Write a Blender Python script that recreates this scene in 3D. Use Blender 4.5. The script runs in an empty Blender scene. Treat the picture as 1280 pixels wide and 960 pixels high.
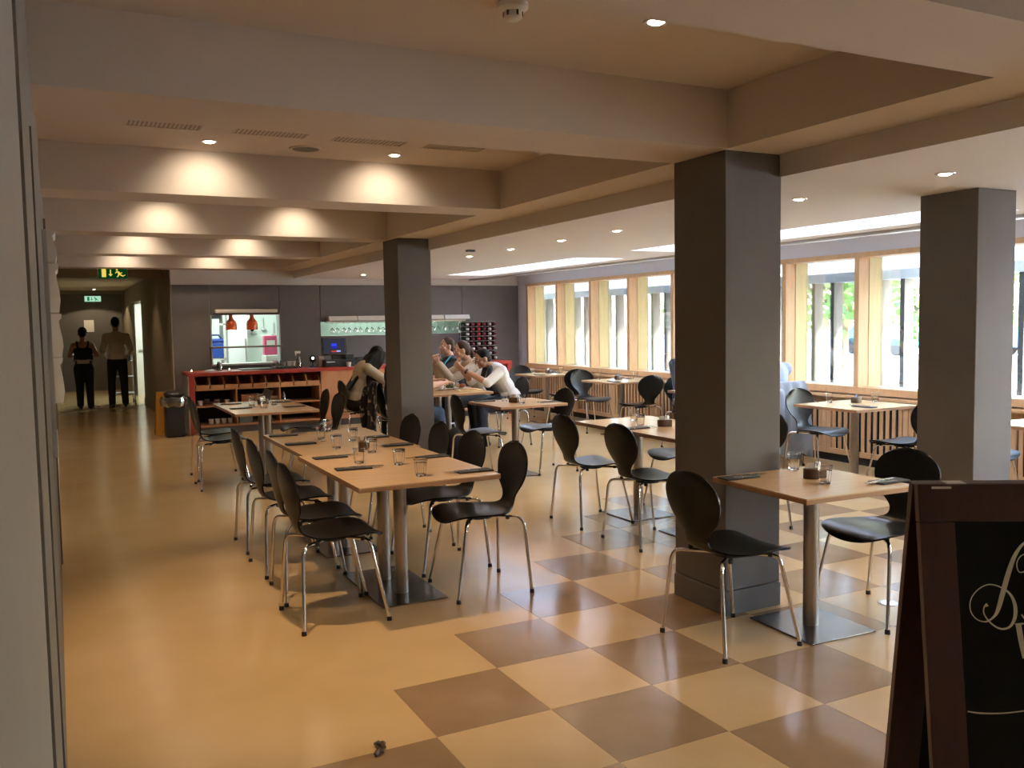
import bpy, bmesh, math, random
from mathutils import Vector, Matrix
random.seed(7)
PI = math.pi
S = bpy.context.scene
C = S.collection

# ------------------------------------------------------------------ camera, world, sun, exposure
cam_d = bpy.data.cameras.new('camera'); cam = bpy.data.objects.new('camera', cam_d); C.objects.link(cam)
cam_d.sensor_fit = 'HORIZONTAL'; cam_d.sensor_width = 36; cam_d.lens = 36 * 1115.84 / 1280
cam_d.clip_start = 0.02; cam_d.clip_end = 300
def set_camera(loc, yaw, pitch, roll):
    cy, sy, cp, sp = math.cos(yaw), math.sin(yaw), math.cos(pitch), math.sin(pitch)
    fw = Vector((sy*cp, cy*cp, -sp)); r = Vector((cy, -sy, 0)); u = r.cross(fw)
    c, s = math.cos(roll), math.sin(roll)
    r2 = r*c + u*s; u2 = u*c - r*s
    m = Matrix((r2, u2, -fw)).transposed().to_4x4(); m.translation = Vector(loc)
    cam.matrix_world = m
set_camera((0, 0, 1.55), math.radians(26.9946), math.radians(4.0701), math.radians(-0.9497))
S.camera = cam
S.view_settings.view_transform = 'Standard'; S.view_settings.look = 'None'
S.view_settings.gamma = 1; S.view_settings.use_curve_mapping = False
S.view_settings.exposure = 0.0
S.cycles.max_bounces = 10; S.cycles.diffuse_bounces = 5; S.cycles.glossy_bounces = 4
S.cycles.transparent_max_bounces = 16; S.cycles.transmission_bounces = 10
S.cycles.caustics_reflective = False; S.cycles.caustics_refractive = False
S.cycles.sample_clamp_indirect = 6; S.cycles.use_denoising = True

w = bpy.data.worlds.new('sky'); S.world = w; w.use_nodes = True
nt = w.node_tree; bg = nt.nodes['Background']
sky = nt.nodes.new('ShaderNodeTexSky'); sky.sky_type = 'NISHITA'; sky.sun_disc = False
sky.sun_elevation = math.radians(34); sky.sun_rotation = math.radians(160); sky.air_density = 1; sky.dust_density = 2.5
nt.links.new(sky.outputs[0], bg.inputs[0]); bg.inputs[1].default_value = 9.0

sun_d = bpy.data.lights.new('sun', 'SUN'); sun_d.energy = 110; sun_d.angle = 0.01; sun_d.color = (1, .90, .74)
sun = bpy.data.objects.new('sun', sun_d); C.objects.link(sun)
sun.rotation_euler = Vector((-0.42, 0.80, -0.52)).to_track_quat('-Z', 'Y').to_euler()
LAMP = 41.0          # watts of one ceiling halogen
WARM = (1.0, 0.70, 0.43)

# ------------------------------------------------------------------ materials
MATS = {}
def mat(name, col, rough=.5, metal=0, noise=0, scale=8, bump=0, bscale=60, col2=None, stretch=None, spec=None, emit=None, estr=0, coat=0):
    if name in MATS: return MATS[name]
    m = bpy.data.materials.new(name); m.use_nodes = True; MATS[name] = m
    n, l = m.node_tree.nodes, m.node_tree.links
    b = n['Principled BSDF']
    b.inputs['Base Color'].default_value = (*col, 1); b.inputs['Roughness'].default_value = rough; b.inputs['Metallic'].default_value = metal
    if spec is not None: b.inputs['Specular IOR Level'].default_value = spec
    if coat: b.inputs['Coat Weight'].default_value = coat; b.inputs['Coat Roughness'].default_value = .12
    if emit: b.inputs['Emission Color'].default_value = (*emit, 1); b.inputs['Emission Strength'].default_value = estr
    if noise or bump:
        tc = n.new('ShaderNodeTexCoord'); mp = n.new('ShaderNodeMapping')
        l.new(tc.outputs['Object'], mp.inputs[0])
        if stretch: mp.inputs['Scale'].default_value = stretch
    if noise:
        t = n.new('ShaderNodeTexNoise'); t.inputs['Scale'].default_value = scale; t.inputs['Detail'].default_value = 6
        l.new(mp.outputs[0], t.inputs[0])
        r = n.new('ShaderNodeValToRGB'); r.color_ramp.elements[0].position = .3; r.color_ramp.elements[1].position = .7
        c2 = col2 or tuple(c * (1 - noise) for c in col)
        r.color_ramp.elements[0].color = (*c2, 1); r.color_ramp.elements[1].color = (*col, 1)
        l.new(t.outputs[0], r.inputs[0]); l.new(r.outputs[0], b.inputs['Base Color'])
    if bump:
        t2 = n.new('ShaderNodeTexNoise'); t2.inputs['Scale'].default_value = bscale; t2.inputs['Detail'].default_value = 3
        l.new(mp.outputs[0], t2.inputs[0])
        bp = n.new('ShaderNodeBump'); bp.inputs['Strength'].default_value = bump; bp.inputs['Distance'].default_value = .01
        l.new(t2.outputs[0], bp.inputs['Height']); l.new(bp.outputs[0], b.inputs['Normal'])
    return m
def emission(name, col, strength):
    if name in MATS: return MATS[name]
    m = bpy.data.materials.new(name); m.use_nodes = True; MATS[name] = m
    n, l = m.node_tree.nodes, m.node_tree.links; n.remove(n['Principled BSDF'])
    e = n.new('ShaderNodeEmission'); e.inputs[0].default_value = (*col, 1); e.inputs[1].default_value = strength
    l.new(e.outputs[0], n['Material Output'].inputs[0]); return m
def clear(name, tint, gl=.08, rough=.02, edge=.5, top=.75):
    """thin clear glass: see-through with mirror-like reflections that grow towards the edges"""
    if name in MATS: return MATS[name]
    m = bpy.data.materials.new(name); m.use_nodes = True; MATS[name] = m
    n, l = m.node_tree.nodes, m.node_tree.links; n.remove(n['Principled BSDF'])
    t = n.new('ShaderNodeBsdfTransparent'); t.inputs[0].default_value = (*tint, 1)
    g = n.new('ShaderNodeBsdfGlossy'); g.inputs['Roughness'].default_value = rough
    lw = n.new('ShaderNodeLayerWeight'); lw.inputs[0].default_value = edge
    mr = n.new('ShaderNodeMapRange'); mr.inputs['To Min'].default_value = gl; mr.inputs['To Max'].default_value = top
    mx = n.new('ShaderNodeMixShader')
    l.new(lw.outputs['Fresnel'], mr.inputs[0]); l.new(mr.outputs[0], mx.inputs[0])
    l.new(t.outputs[0], mx.inputs[1]); l.new(g.outputs[0], mx.inputs[2]); l.new(mx.outputs[0], n['Material Output'].inputs[0]); return m
def opal(name, col):
    if name in MATS: return MATS[name]
    m = bpy.data.materials.new(name); m.use_nodes = True; MATS[name] = m
    n, l = m.node_tree.nodes, m.node_tree.links; n.remove(n['Principled BSDF'])
    t = n.new('ShaderNodeBsdfTranslucent'); t.inputs[0].default_value = (*col, 1)
    l.new(t.outputs[0], n['Material Output'].inputs[0]); return m

M_lino   = mat('lino_yellow', (.58, .405, .20), .17, noise=1, scale=1.7, col2=(.52, .35, .16), bump=.05, bscale=3, spec=.5)
M_light  = mat('lino_yellow_tile', (.58, .41, .215), .16, noise=1, scale=3, col2=(.53, .36, .175), bump=.05, bscale=3)
M_dark   = mat('lino_tan_tile', (.32, .21, .115), .16, noise=1, scale=3.5, col2=(.27, .175, .092), bump=.05, bscale=3)
M_ceil   = mat('ceiling_paint', (.60, .515, .435), .9, noise=.04, scale=2)
M_soff   = mat('soffit_paint', (.72, .68, .63), .85, noise=.03, scale=2)
M_white  = mat('white_paint', (.75, .72, .68), .7, noise=.04, scale=3)
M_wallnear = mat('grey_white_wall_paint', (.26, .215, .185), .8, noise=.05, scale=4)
M_colm   = mat('taupe_column_paint', (.13, .118, .112), .75, noise=.08, scale=6, bump=.05, bscale=150)
M_panel  = mat('dark_brown_wall_panel', (.125, .11, .105), .6, noise=.08, scale=5)
M_corr   = mat('corridor_taupe_paint', (.30, .255, .185), .7, noise=.06, scale=4)
M_door   = mat('dark_door_paint', (.085, .07, .06), .5, noise=.06, scale=4)
M_frame  = mat('grey_door_frame', (.15, .125, .10), .55, noise=.06, scale=4)
M_oak    = mat('window_timber', (.66, .43, .23), .45, noise=1, scale=5, col2=(.58, .35, .17), stretch=(6, 6, .6))
M_oaky   = mat('sunlit_reveal_and_board_timber', (.70, .56, .28), .5, noise=1, scale=5, col2=(.63, .48, .22), stretch=(6, 6, .6))  # sunlight on the window reveals put into the yellow; bread board shares it
M_slat   = mat('slat_timber', (.52, .32, .165), .5, noise=1, scale=5, col2=(.44, .26, .12), stretch=(6, 6, .6))
M_shade   = mat('hollow_shade_black', (.02, .017, .015), .9)  # near-black colour holds the shade of the hollows it backs
M_table  = mat('beech_tabletop', (.58, .40, .225), .2, noise=1, scale=4, col2=(.52, .345, .185), stretch=(1, 9, 1), spec=.5)
M_edge   = mat('tabletop_edge', (.33, .17, .08), .4, noise=.15, scale=9)
M_steel  = mat('brushed_steel', (.42, .38, .34), .33, 1, noise=.12, scale=30, stretch=(1, 1, .05))
M_base   = mat('steel_base_plate', (.30, .29, .275), .24, 1, noise=.15, scale=12)
M_chrome = mat('chrome', (.72, .68, .63), .12, 1)
M_black  = mat('black_lacquered_ply', (.008, .0075, .007), .3, noise=.2, scale=20, spec=.22)
M_rub    = mat('black_rubber', (.015, .014, .014), .7)
M_glass  = mat('tumbler_glass', (1, 1, 1), .0); MATS['tumbler_glass'].node_tree.nodes['Principled BSDF'].inputs['Transmission Weight'].default_value = 1
M_pane   = clear('window_glass', (.93, .96, .95), .03, .0, .35)
M_cutl   = mat('cutlery_steel', (.62, .60, .57), .25, 1)
M_nap    = mat('charcoal_napkin', (.03, .029, .03), .85, noise=.2, scale=40)
M_block  = mat('brown_wood_block', (.09, .05, .03), .45, noise=1, scale=6, col2=(.06, .035, .02), stretch=(1, 6, 6))
M_paper  = mat('white_paper', (.75, .73, .69), .7, noise=.04, scale=20)
M_bluep  = mat('blue_paper', (.20, .26, .42), .7)
M_red    = mat('red_laminate', (.33, .035, .022), .35, noise=.08, scale=9)
M_cwood  = mat('counter_wood', (.42, .19, .085), .45, noise=1, scale=4, col2=(.35, .15, .06), stretch=(6, 6, .7))
M_pwood  = mat('pale_tray_wood', (.50, .24, .11), .5, noise=1, scale=5, col2=(.42, .19, .08), stretch=(.7, 6, 6))
M_alu    = mat('aluminium', (.55, .55, .55), .4, 1)
M_plast  = mat('black_plastic', (.016, .016, .017), .35)
M_mahog  = mat('mahogany', (.070, .020, .012), .38, noise=1, scale=5, col2=(.042, .012, .008), stretch=(5, 5, .8))
M_board  = mat('blackboard', (.006, .006, .006), .6, noise=.3, scale=6, spec=.2)
M_chalk  = mat('cream_chalk_paint', (.80, .74, .58), .8, noise=.15, scale=60)
M_orange = mat('orange_enamel', (.62, .09, .02), .3)
M_skin   = mat('skin_fair', (.50, .28, .19), .5, noise=.06, scale=12)
M_skin2  = mat('skin_tan', (.40, .215, .13), .5, noise=.06, scale=12)
M_hairb  = mat('black_hair', (.007, .006, .0055), .6, noise=.3, scale=60, spec=.15)
M_hairr  = mat('brown_hair', (.035, .018, .010), .6, noise=.3, scale=60, spec=.15)

# ------------------------------------------------------------------ mesh helpers
class MB:
    def __init__(s): s.v = []; s.f = []
    def add(s, vs, fs):
        o = len(s.v); s.v += [tuple(v) for v in vs]; s.f += [tuple(i + o for i in f) for f in fs]; return s
    def box(s, x0, y0, z0, x1, y1, z1):
        if x0 > x1: x0, x1 = x1, x0
        if y0 > y1: y0, y1 = y1, y0
        if z0 > z1: z0, z1 = z1, z0
        return s.add([(x0,y0,z0),(x1,y0,z0),(x1,y1,z0),(x0,y1,z0),(x0,y0,z1),(x1,y0,z1),(x1,y1,z1),(x0,y1,z1)],
                     [(3,2,1,0),(4,5,6,7),(0,1,5,4),(1,2,6,5),(2,3,7,6),(3,0,4,7)])
    def prism(s, poly, z0, z1, M=None):
        n = len(poly); vs = [Vector((x, y, z0)) for x, y in poly] + [Vector((x, y, z1)) for x, y in poly]
        if M: vs = [M @ v for v in vs]
        return s.add(vs, [tuple(range(n))[::-1], tuple(range(n, 2*n))] + [(i, (i+1) % n, (i+1) % n + n, i + n) for i in range(n)])
    def lathe(s, prof, n=16, c=(0, 0, 0), M=None, closed=False):
        vs = []; fs = []
        for r, z in prof:
            for k in range(n):
                a = 2*PI*k/n; v = Vector((c[0] + r*math.cos(a), c[1] + r*math.sin(a), c[2] + z)); vs.append(M @ v if M else v)
        L = len(prof)
        for j in range(L - 1 + (1 if closed else 0)):
            for k in range(n):
                j2 = (j+1) % L
                fs.append((j*n+k, j*n+(k+1) % n, j2*n+(k+1) % n, j2*n+k))
        if not closed:
            fs.append(tuple(range(n))[::-1]); fs.append(tuple((L-1)*n+k for k in range(n)))
        return s.add(vs, fs)
    def tube(s, pts, r, n=8, dome=False, flat=None):
        pts = [Vector(p) for p in pts]; R = list(r) if isinstance(r, (list, tuple)) else [r]*len(pts)
        if dome:
            d0 = (pts[0]-pts[1]).normalized(); d1 = (pts[-1]-pts[-2]).normalized(); P = []; Q = []
            for a in (85, 60, 30): a = math.radians(a); P.append(pts[0]+d0*R[0]*math.sin(a)); Q.append(R[0]*math.cos(a))
            P += pts; Q += R
            for a in (30, 60, 85): a = math.radians(a); P.append(pts[-1]+d1*R[-1]*math.sin(a)); Q.append(R[-1]*math.cos(a))
            pts, R = P, Q
        vs = []; ref = None
        for i, p in enumerate(pts):
            t = (pts[min(i+1, len(pts)-1)] - pts[max(i-1, 0)]).normalized()
            if ref is None: ref = Vector((0,0,1)) if abs(t.z) < .9 else Vector((1,0,0))
            a = (ref - t*ref.dot(t)).normalized(); b = t.cross(a); ref = a
            for k in range(n):
                q = 2*PI*k/n; vs.append(p + (a*math.cos(q) + b*math.sin(q)*(flat or 1))*R[i])
        fs = [(i*n+k, i*n+(k+1) % n, (i+1)*n+(k+1) % n, (i+1)*n+k) for i in range(len(pts)-1) for k in range(n)]
        fs += [tuple(range(n))[::-1], tuple((len(pts)-1)*n+k for k in range(n))]
        return s.add(vs, fs)
    def ell(s, c, rad, M=None, nu=14, nv=10):
        vs = []; fs = []
        for j in range(1, nv):
            a = PI*j/nv
            for k in range(nu):
                b = 2*PI*k/nu; v = Vector((rad[0]*math.sin(a)*math.cos(b), rad[1]*math.sin(a)*math.sin(b), rad[2]*math.cos(a)))
                vs.append((M @ v if M else v) + Vector(c))
        z = Vector((0, 0, rad[2])); z = M @ z if M else z
        vs += [Vector(c)+z, Vector(c)-z]; T = len(vs)-2
        for j in range(nv-2):
            for k in range(nu): fs.append((j*nu+k, (j+1)*nu+k, (j+1)*nu+(k+1) % nu, j*nu+(k+1) % nu))
        for k in range(nu):
            fs.append((T, k, (k+1) % nu)); o = (nv-2)*nu; fs.append((T+1, o+(k+1) % nu, o+k))
        return s.add(vs, fs)
    def mesh(s, name, m=None, smooth=False, bevel=0, angle=40):
        me = bpy.data.meshes.new(name); me.from_pydata(s.v, [], s.f)
        if bevel:
            bm = bmesh.new(); bm.from_mesh(me)
            bmesh.ops.bevel(bm, geom=bm.edges[:], offset=bevel, segments=2, profile=.5, affect='EDGES', clamp_overlap=True)
            bm.to_mesh(me); bm.free()
        if smooth:
            me.polygons.foreach_set('use_smooth', [True]*len(me.polygons)); me.set_sharp_from_angle(angle=math.radians(angle))
        if m: me.materials.append(m)
        me.update(); return me
    def build(s, name, m, parent=None, smooth=False, bevel=0, angle=40):
        return link(name, s.mesh(name, m, smooth, bevel, angle), parent)
def link(name, me, parent=None):
    o = bpy.data.objects.new(name, me); C.objects.link(o)
    if parent: o.parent = parent
    return o
def thing(name, label, cat, loc=(0, 0, 0), rz=0, group=None):
    o = bpy.data.objects.new(name, None); C.objects.link(o); o.empty_display_size = .1
    o.location = loc; o.rotation_euler = (0, 0, rz); o['label'] = label; o['category'] = cat
    if group: o['group'] = group
    return o
def tag(o, label, cat, group=None, loc=None, rz=None):
    o['label'] = label; o['category'] = cat
    if group: o['group'] = group
    if loc is not None: o.location = loc
    if rz is not None: o.rotation_euler = (0, 0, rz)
    return o
def struct(o): o['kind'] = 'structure'; return o
def estruct(name):
    o = bpy.data.objects.new(name, None); C.objects.link(o); o['kind'] = 'structure'; return o
def bx(name, m, b, parent=None, bevel=0): return MB().box(*b).build(name, m, parent, bevel=bevel)
def dup(root, loc, rz=0, label=None, group=None):
    r = root.copy(); C.objects.link(r); r.location = loc; r.rotation_euler = (0, 0, rz)
    if label: r['label'] = label
    if group: r['group'] = group
    for ch in root.children:
        c = ch.copy(); C.objects.link(c); c.parent = r
        for g in ch.children:
            d = g.copy(); C.objects.link(d); d.parent = c
    return r
def remesh(mb, name, m, parent, voxel=.008, smooth=3):
    o = link(name, mb.mesh(name + '_raw'), None)
    md = o.modifiers.new('r', 'REMESH'); md.mode = 'VOXEL'; md.voxel_size = voxel
    ms = o.modifiers.new('s', 'SMOOTH'); ms.factor = .5; ms.iterations = smooth
    dg = bpy.context.evaluated_depsgraph_get(); dg.update()
    me = bpy.data.meshes.new_from_object(o.evaluated_get(dg)); raw = o.data
    bpy.data.objects.remove(o); bpy.data.meshes.remove(raw)
    me.name = name; me.materials.clear(); me.materials.append(m)
    me.polygons.foreach_set('use_smooth', [True]*len(me.polygons))
    return link(name, me, parent)

# ------------------------------------------------------------------ the setting
XL, XW, YN, YB = -0.045, 7.38, -2.5, 14.2
floor = struct(MB().box(-.3, YN, -.12, 7.68, 24.3, 0).build('floor', M_lino))
pale = MB().box(.0012, .0012, 0, .4878, .4878, .0012).mesh('floor_tile_pale', M_light)
dark = MB().box(.0012, .0012, 0, .4878, .4878, .0012).mesh('floor_tile_dark', M_dark)
for i in range(-2, 13):
    for j in range(-5, 9):
        if i - j >= 0 and 1.2 + .49*i < 7.2 and (j > -4 or i < 6):
            if i > 6 and j > 4: continue
            t = link('floor_tile', dark if (i-j) % 2 == 0 else pale, floor); t.location = (1.2 + .489*i, 3.02 + .489*j, 0)

ceil = struct(MB().box(XL, YN, 2.67, 3.02, YB, 2.8).build('ceiling', M_ceil))
for a, b in ((-2.5, -2.1), (1.675, 2.105), (3.52, 3.975), (6.08, 6.5), (8.63, 9.04), (11.2, 11.61), (13.75, 14.2)):
    bx('beam', M_ceil, (XL, a, 2.385, 3.02, b, 2.67), ceil)
bx('beam', M_ceil, (3.02, YN, 2.385, 3.39, YB, 2.8), ceil)
soff = struct(bx('ceiling', M_soff, (3.39, YN, 2.27, 5.47, YB, 2.8)))
SLOTS = [(9.0, 12.9), (4.05, 7.94), (-.9, 3.0)]
ys = [YB] + [v for s in SLOTS for v in (s[1], s[0])] + [YN]
for k in range(0, len(ys), 2): bx('soffit', M_soff, (5.47, ys[k+1], 2.27, 6.13, ys[k], 2.8), soff)
bx('soffit', M_soff, (6.13, YN, 2.27, 6.53, YB, 2.8), soff)
bx('blind_track', M_alu, (6.40, YN+.1, 2.245, 6.50, YB-.05, 2.27), soff)
bx('recess', M_soff, (6.53, YN, 2.46, 6.70, YB, 2.8), soff); bx('recess', M_soff, (7.20, YN, 2.46, 7.7, YB, 2.8), soff); bx('recess', M_soff, (6.70, 13.6, 2.46, 7.2, YB, 2.8), soff); bx('recess', M_soff, (6.70, YN, 2.46, 7.2, -1, 2.8), soff)
M_opal = opal('opal_rooflight', (.85, .87, .9))
for n, (a, b) in enumerate(SLOTS):
    k = estruct('window_%d' % (21+n))
    bx('opal_pane', M_opal, (5.47, a, 2.62, 6.13, b, 2.63), k)
k = estruct('window_24'); bx('opal_pane', opal('added_rooflight_opal', (.16, .175, .20)), (6.70, -1, 2.70, 7.20, 13.6, 2.71), k)  # unseen rooflight strip, added to brighten the upper window wall

# left wall with the dark double door and the corridor beyond it
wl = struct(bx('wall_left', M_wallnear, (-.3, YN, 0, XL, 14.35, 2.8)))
d1 = struct(bx('door_1', M_frame, (XL-.02, 2.0, 0, XL+.006, 6.85, 2.67)))
bx('door_panel', M_door, (XL, 2.9, 0.02, XL+.011, 4.55, 2.12), d1)
bx('door_panel', M_door, (XL, 4.6, 0.02, XL+.011, 6.4, 2.12), d1)
bx('architrave', M_frame, (XL, 6.5, 0, XL+.02, 6.62, 2.25), d1)
bx('push_bar', M_alu, (XL+.011, 4.62, .95, XL+.03, 4.68, 2.0), d1)
struct(bx('baseboard_left', M_white, (XL, 6.9, 0, XL+.012, 14.3, .1)))
wn = struct(bx('wall_near', M_white, (-.3, YN-.15, 0, 7.7, YN, 2.8)))

# back wall: lintel over the corridor, dark panels with the two hatches, white band above
HX0, HX1, HZ0, HZ1 = 2.10, 3.15, .95, 1.705
GX0, GX1, GZ0, GZ1 = 3.80, 6.28, 1.35, 1.575
wb = struct(MB().box(XL, YB, 2.41, 1.56, YB+.15, 2.8).box(1.56, YB, 2.165, 7.7, YB+.15, 2.8)
            .box(1.56, YB+.02, 0, HX0, YB+.15, 2.165).box(HX1, YB+.02, 0, GX0, YB+.15, 2.165).box(GX1, YB+.02, 0, 7.7, YB+.15, 2.165)
            .box(HX0, YB+.02, 0, HX1, YB+.15, HZ0).box(HX0, YB+.02, HZ1, HX1, YB+.15, 2.165)
            .box(GX0, YB+.02, 0, GX1, YB+.15, GZ0).box(GX0, YB+.02, GZ1, GX1, YB+.15, 2.165).build('wall_back', M_white))
for x0, x1, z0, z1 in ((1.56, HX0, 0, 2.165), (HX0, HX1, 0, HZ0), (HX0, HX1, HZ1, 2.165), (HX1, GX0, 0, 2.165),
                       (GX0, 4.9, 0, GZ0), (GX0, 4.9, GZ1, 2.165), (4.9, GX1, 0, GZ0), (4.9, GX1, GZ1, 2.165), (GX1, XW, 0, 2.165)):
    bx('panel', M_panel, (x0+.004, YB-.012, z0 + .001, x1-.004, YB+.02, z1), wb)
fr = MB()
for x in (HX0, HX1-.02): fr.box(x, YB-.02, HZ0, x+.02, YB+.15, HZ1)
fr.box(HX0, YB-.03, HZ0-.02, HX1, YB+.15, HZ0+.01)
fr.build('hatch_lining', M_alu, wb)

# corridor
wc = struct(MB().box(XL-.15, 14.35, 0, XL+.02, 24.2, 2.6).box(XL-.1, 24.2, 0, 1.9, 24.35, 2.6).build('wall_corridor', M_corr))
bx('end_panel', M_panel, (.12, 24.17, 0, 1.50, 24.2, 2.36), wc)
struct(MB().box(1.56, 14.35, 0, 1.70, 19.5, 2.6).box(1.56, 21.9, 0, 1.7, 24.2, 2.6).box(1.56, 19.5, 2.08, 1.7, 21.9, 2.6).build('wall_corridor', M_corr))
cc = struct(bx('ceiling', M_ceil, (XL, 14.35, 2.45, 1.7, 24.3, 2.6)))
bx('beam', M_corr, (XL+.02, 15.3, 2.33, 1.56, 15.7, 2.45), cc)
struct(bx('baseboard_corridor', M_corr, (1.545, 14.36, 0, 1.56, 19.45, .12)))
d2 = struct(MB().box(1.60, 21.72, 0, 2.4, 21.77, 2.06).build('door_2', M_white))
bx('door_handle', M_alu, (1.66, 21.69, 1.0, 1.8, 21.72, 1.03), d2)
struct(MB().box(1.7, 22.4, 0, 3.2, 22.5, 2.5).box(3.2, 18.5, 0, 3.3, 22.5, 2.5).box(1.7, 18.4, 0, 3.3, 18.5, 2.5).box(1.7, 18.5, 2.4, 3.3, 22.5, 2.5).build('wall_side_room', M_white))
def area(name, loc, sx, sy, power, col, rot=(0, 0, 0), parent=None):
    d = bpy.data.lights.new(name, 'AREA'); d.shape = 'RECTANGLE'; d.size = sx; d.size_y = sy; d.energy = power; d.color = col
    o = bpy.data.objects.new(name, d); C.objects.link(o); o.location = loc; o.rotation_euler = rot
    if parent: o.parent = parent
    return o
def tube_fitting(label, loc, length, power, col=(.82, 1, .92), strength=8, rz=0):
    t = thing('fluorescent_fitting', label, 'ceiling light', loc, rz)
    bx('housing', M_white, (-.06, -length/2, -.03, .06, length/2, 0), t)
    MB().tube([(0, -length/2+.03, -.045), (0, length/2-.03, -.045)], .014, 8).build('tube_lamp', emission('fluorescent_tube', col, strength), t, True)
    area('lamp_light', (0, 0, -.07), .1, length*.9, power, col, parent=t)
tube_fitting('fluorescent strip light in the bright side room off the corridor', (2.2, 20.6, 2.4), 1.2, 60)

# kitchen behind the hatches
struct(MB().box(1.7, 17.4, 0, 7.7, 17.5, 2.5).box(1.7, 14.35, 0, 1.75, 17.4, 2.5).box(7.6, 14.35, 0, 7.7, 17.4, 2.5).build('wall_kitchen', mat('kitchen_white', (.72, .78, .74), .5)))
struct(bx('ceiling', M_white, (1.7, 14.35, 2.5, 7.7, 17.5, 2.6)))
struct(bx('floor', mat('kitchen_floor', (.3, .28, .26), .5), (1.7, 14.35, -.02, 7.7, 17.5, 0.004)))
for k, (x, lab) in enumerate(((2.7, 'fluorescent strip light above the kitchen behind the square hatch'), (5.2, 'fluorescent strip light in the kitchen behind the long glass rack hatch'))):
    tube_fitting(lab, (x, 15.9, 2.5), 1.5, 58, (.82, 1, .90), 4)

# window wall
PITCH = 1.031
posts = [13.82 - PITCH*k for k in range(16)]
ww = struct(MB().box(7.40, YN, 0, 7.70, 14.35, .78).box(7.38, YN, 2.18, 7.70, 14.35, 2.8).box(7.38, 13.82, .7, 7.7, 14.35, 2.2)
            .box(7.38, YN, .7, 7.7, posts[-1]-.04, 2.2).build('wall_right', mat('cool_white_paint', (.70, .70, .72), .75, noise=.03)))
struct(bx('trim_1', M_oak, (7.355, posts[-1], 2.135, 7.5, 13.87, 2.185)))        # head rail
struct(bx('trim_2', M_oak, (7.335, posts[-1], .735, 7.52, 13.87, .805)))         # bottom rail
for k in range(15):
    y1, y0 = posts[k], posts[k+1]
    o = estruct('window_%d' % (k+1))
    bx('post', M_oak, (7.36, y1-.03, .80, 7.505, y1+.03, 2.14), o)
    bx('reveal', M_oaky, (7.505, y1-.035, .78, 7.69, y1+.035, 2.18), o)
    bx('head', M_white, (7.5, y0, 2.14, 7.7, y1, 2.18), o)
    bx('sill', M_alu, (7.5, y0+.035, .78, 7.72, y1-.035, .80), o)
    bx('pane', M_pane, (7.66, y0+.034, .795, 7.667, y1-.034, 2.16), o)

# radiator cover running under the windows: one panel per bay, loose slats in each
rc = thing('radiator_cover', 'long slatted timber radiator cover running along under all the windows', 'radiator cover')
slat = bx('slat', M_slat, (-.005, -.020, .14, .006, .020, .62)).data
bpy.data.objects.remove(bpy.data.objects['slat'])
bx('shelf_top', M_oak, (7.24, -1.6, .695, 7.40, 14.17, .72), rc)
bx('shade_back', M_shade, (7.375, -1.6, .02, 7.395, 14.17, .69), rc)
bx('plinth', M_shade, (7.34, -1.6, 0, 7.37, 14.17, .085), rc)
for k in range(13):
    y1 = 14.16 - PITCH*k; y0 = y1 - PITCH
    f = MB().box(7.305, y0+.004, .62, 7.332, y1-.004, .69).box(7.305, y0+.004, .085, 7.332, y1-.004, .14).box(7.305, y0+.004, .14, 7.332, y0+.06, .62).box(7.305, y1-.06, .14, 7.332, y1-.004, .62).build('panel', M_slat, rc)
    n = 12
    for q in range(n):
        s_ = link('slat', slat, f); s_.location = (7.3185, y0 + .06 + (PITCH-.12)*(q+.5)/n + .0, 0)

# columns
def column(x0, y0, x1, y1, z1, label):
    t = thing('column', label, 'column', (x0, y0, 0))
    bx('shaft', M_colm, (0, 0, .13, x1-x0, y1-y0, z1), t, bevel=.004)
    bx('plinth', M_colm, (-.006, -.006, 0, x1-x0+.006, y1-y0+.006, .126), t, bevel=.006)
column(3.03, 3.55, 3.40, 3.97, 2.385, 'big taupe square column in the middle, beside the small front table')
column(3.06, 8.46, 3.41, 8.90, 2.385, 'taupe square column standing in front of the seated diners')
column(4.775, 3.41, 5.12, 3.80, 2.27, 'taupe square column on the right, behind the chalkboard stand')

# outside: ground, canopy, louvre fins, trees, cars
struct(bx('ground', mat('pale_paving', (.62, .60, .57), .8, noise=.15, scale=1), (7.7, -45, -.2, 70, 70, -.05)))
cn = struct(MB().prism([(7.70, 2.50), (8.5, 2.06), (9.2, 2.06), (9.2, 2.2), (8.6, 2.3), (7.70, 2.66)], -24, 6, Matrix.Rotation(PI/2, 4, 'X')).build('canopy', opal('canopy_opal', (.33, .35, .37))))
bx('fascia', mat('canopy_grey', (.42, .46, .50), .6), (8.50, -6, 1.95, 8.75, 24, 2.06), cn)
struct(bx('roof', M_white, (-.4, YN-.2, 2.8, 5.40, 25, 2.95)))
struct(bx('roof', M_white, (6.20, YN-.2, 2.8, 6.65, 25, 2.95))); struct(bx('roof', M_white, (7.25, YN-.2, 2.8, 7.75, 25, 2.95)))
ls = thing('louvre_screen', 'screen of dark vertical metal louvre fins standing outside the windows', 'louvre screen', (8.68, 0, 0))
fin = MB().box(-.12, -.03, -.05, .03, .03, 1.949).mesh('fin', mat('graphite_metal', (.022, .025, .03), .6, 0))
for k in range(52):
    f = link('fin', fin, ls); f.location = (0, 17.34 - PITCH/3*k - (.03 if k % 3 else .0), 0)
M_leaf = [mat('leaf_green_%d' % i, c, .6) for i, c in enumerate(((.10, .20, .05), (.16, .25, .06), (.30, .27, .06)))]
M_bark = mat('bark', (.08, .06, .045), .9)
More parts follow.
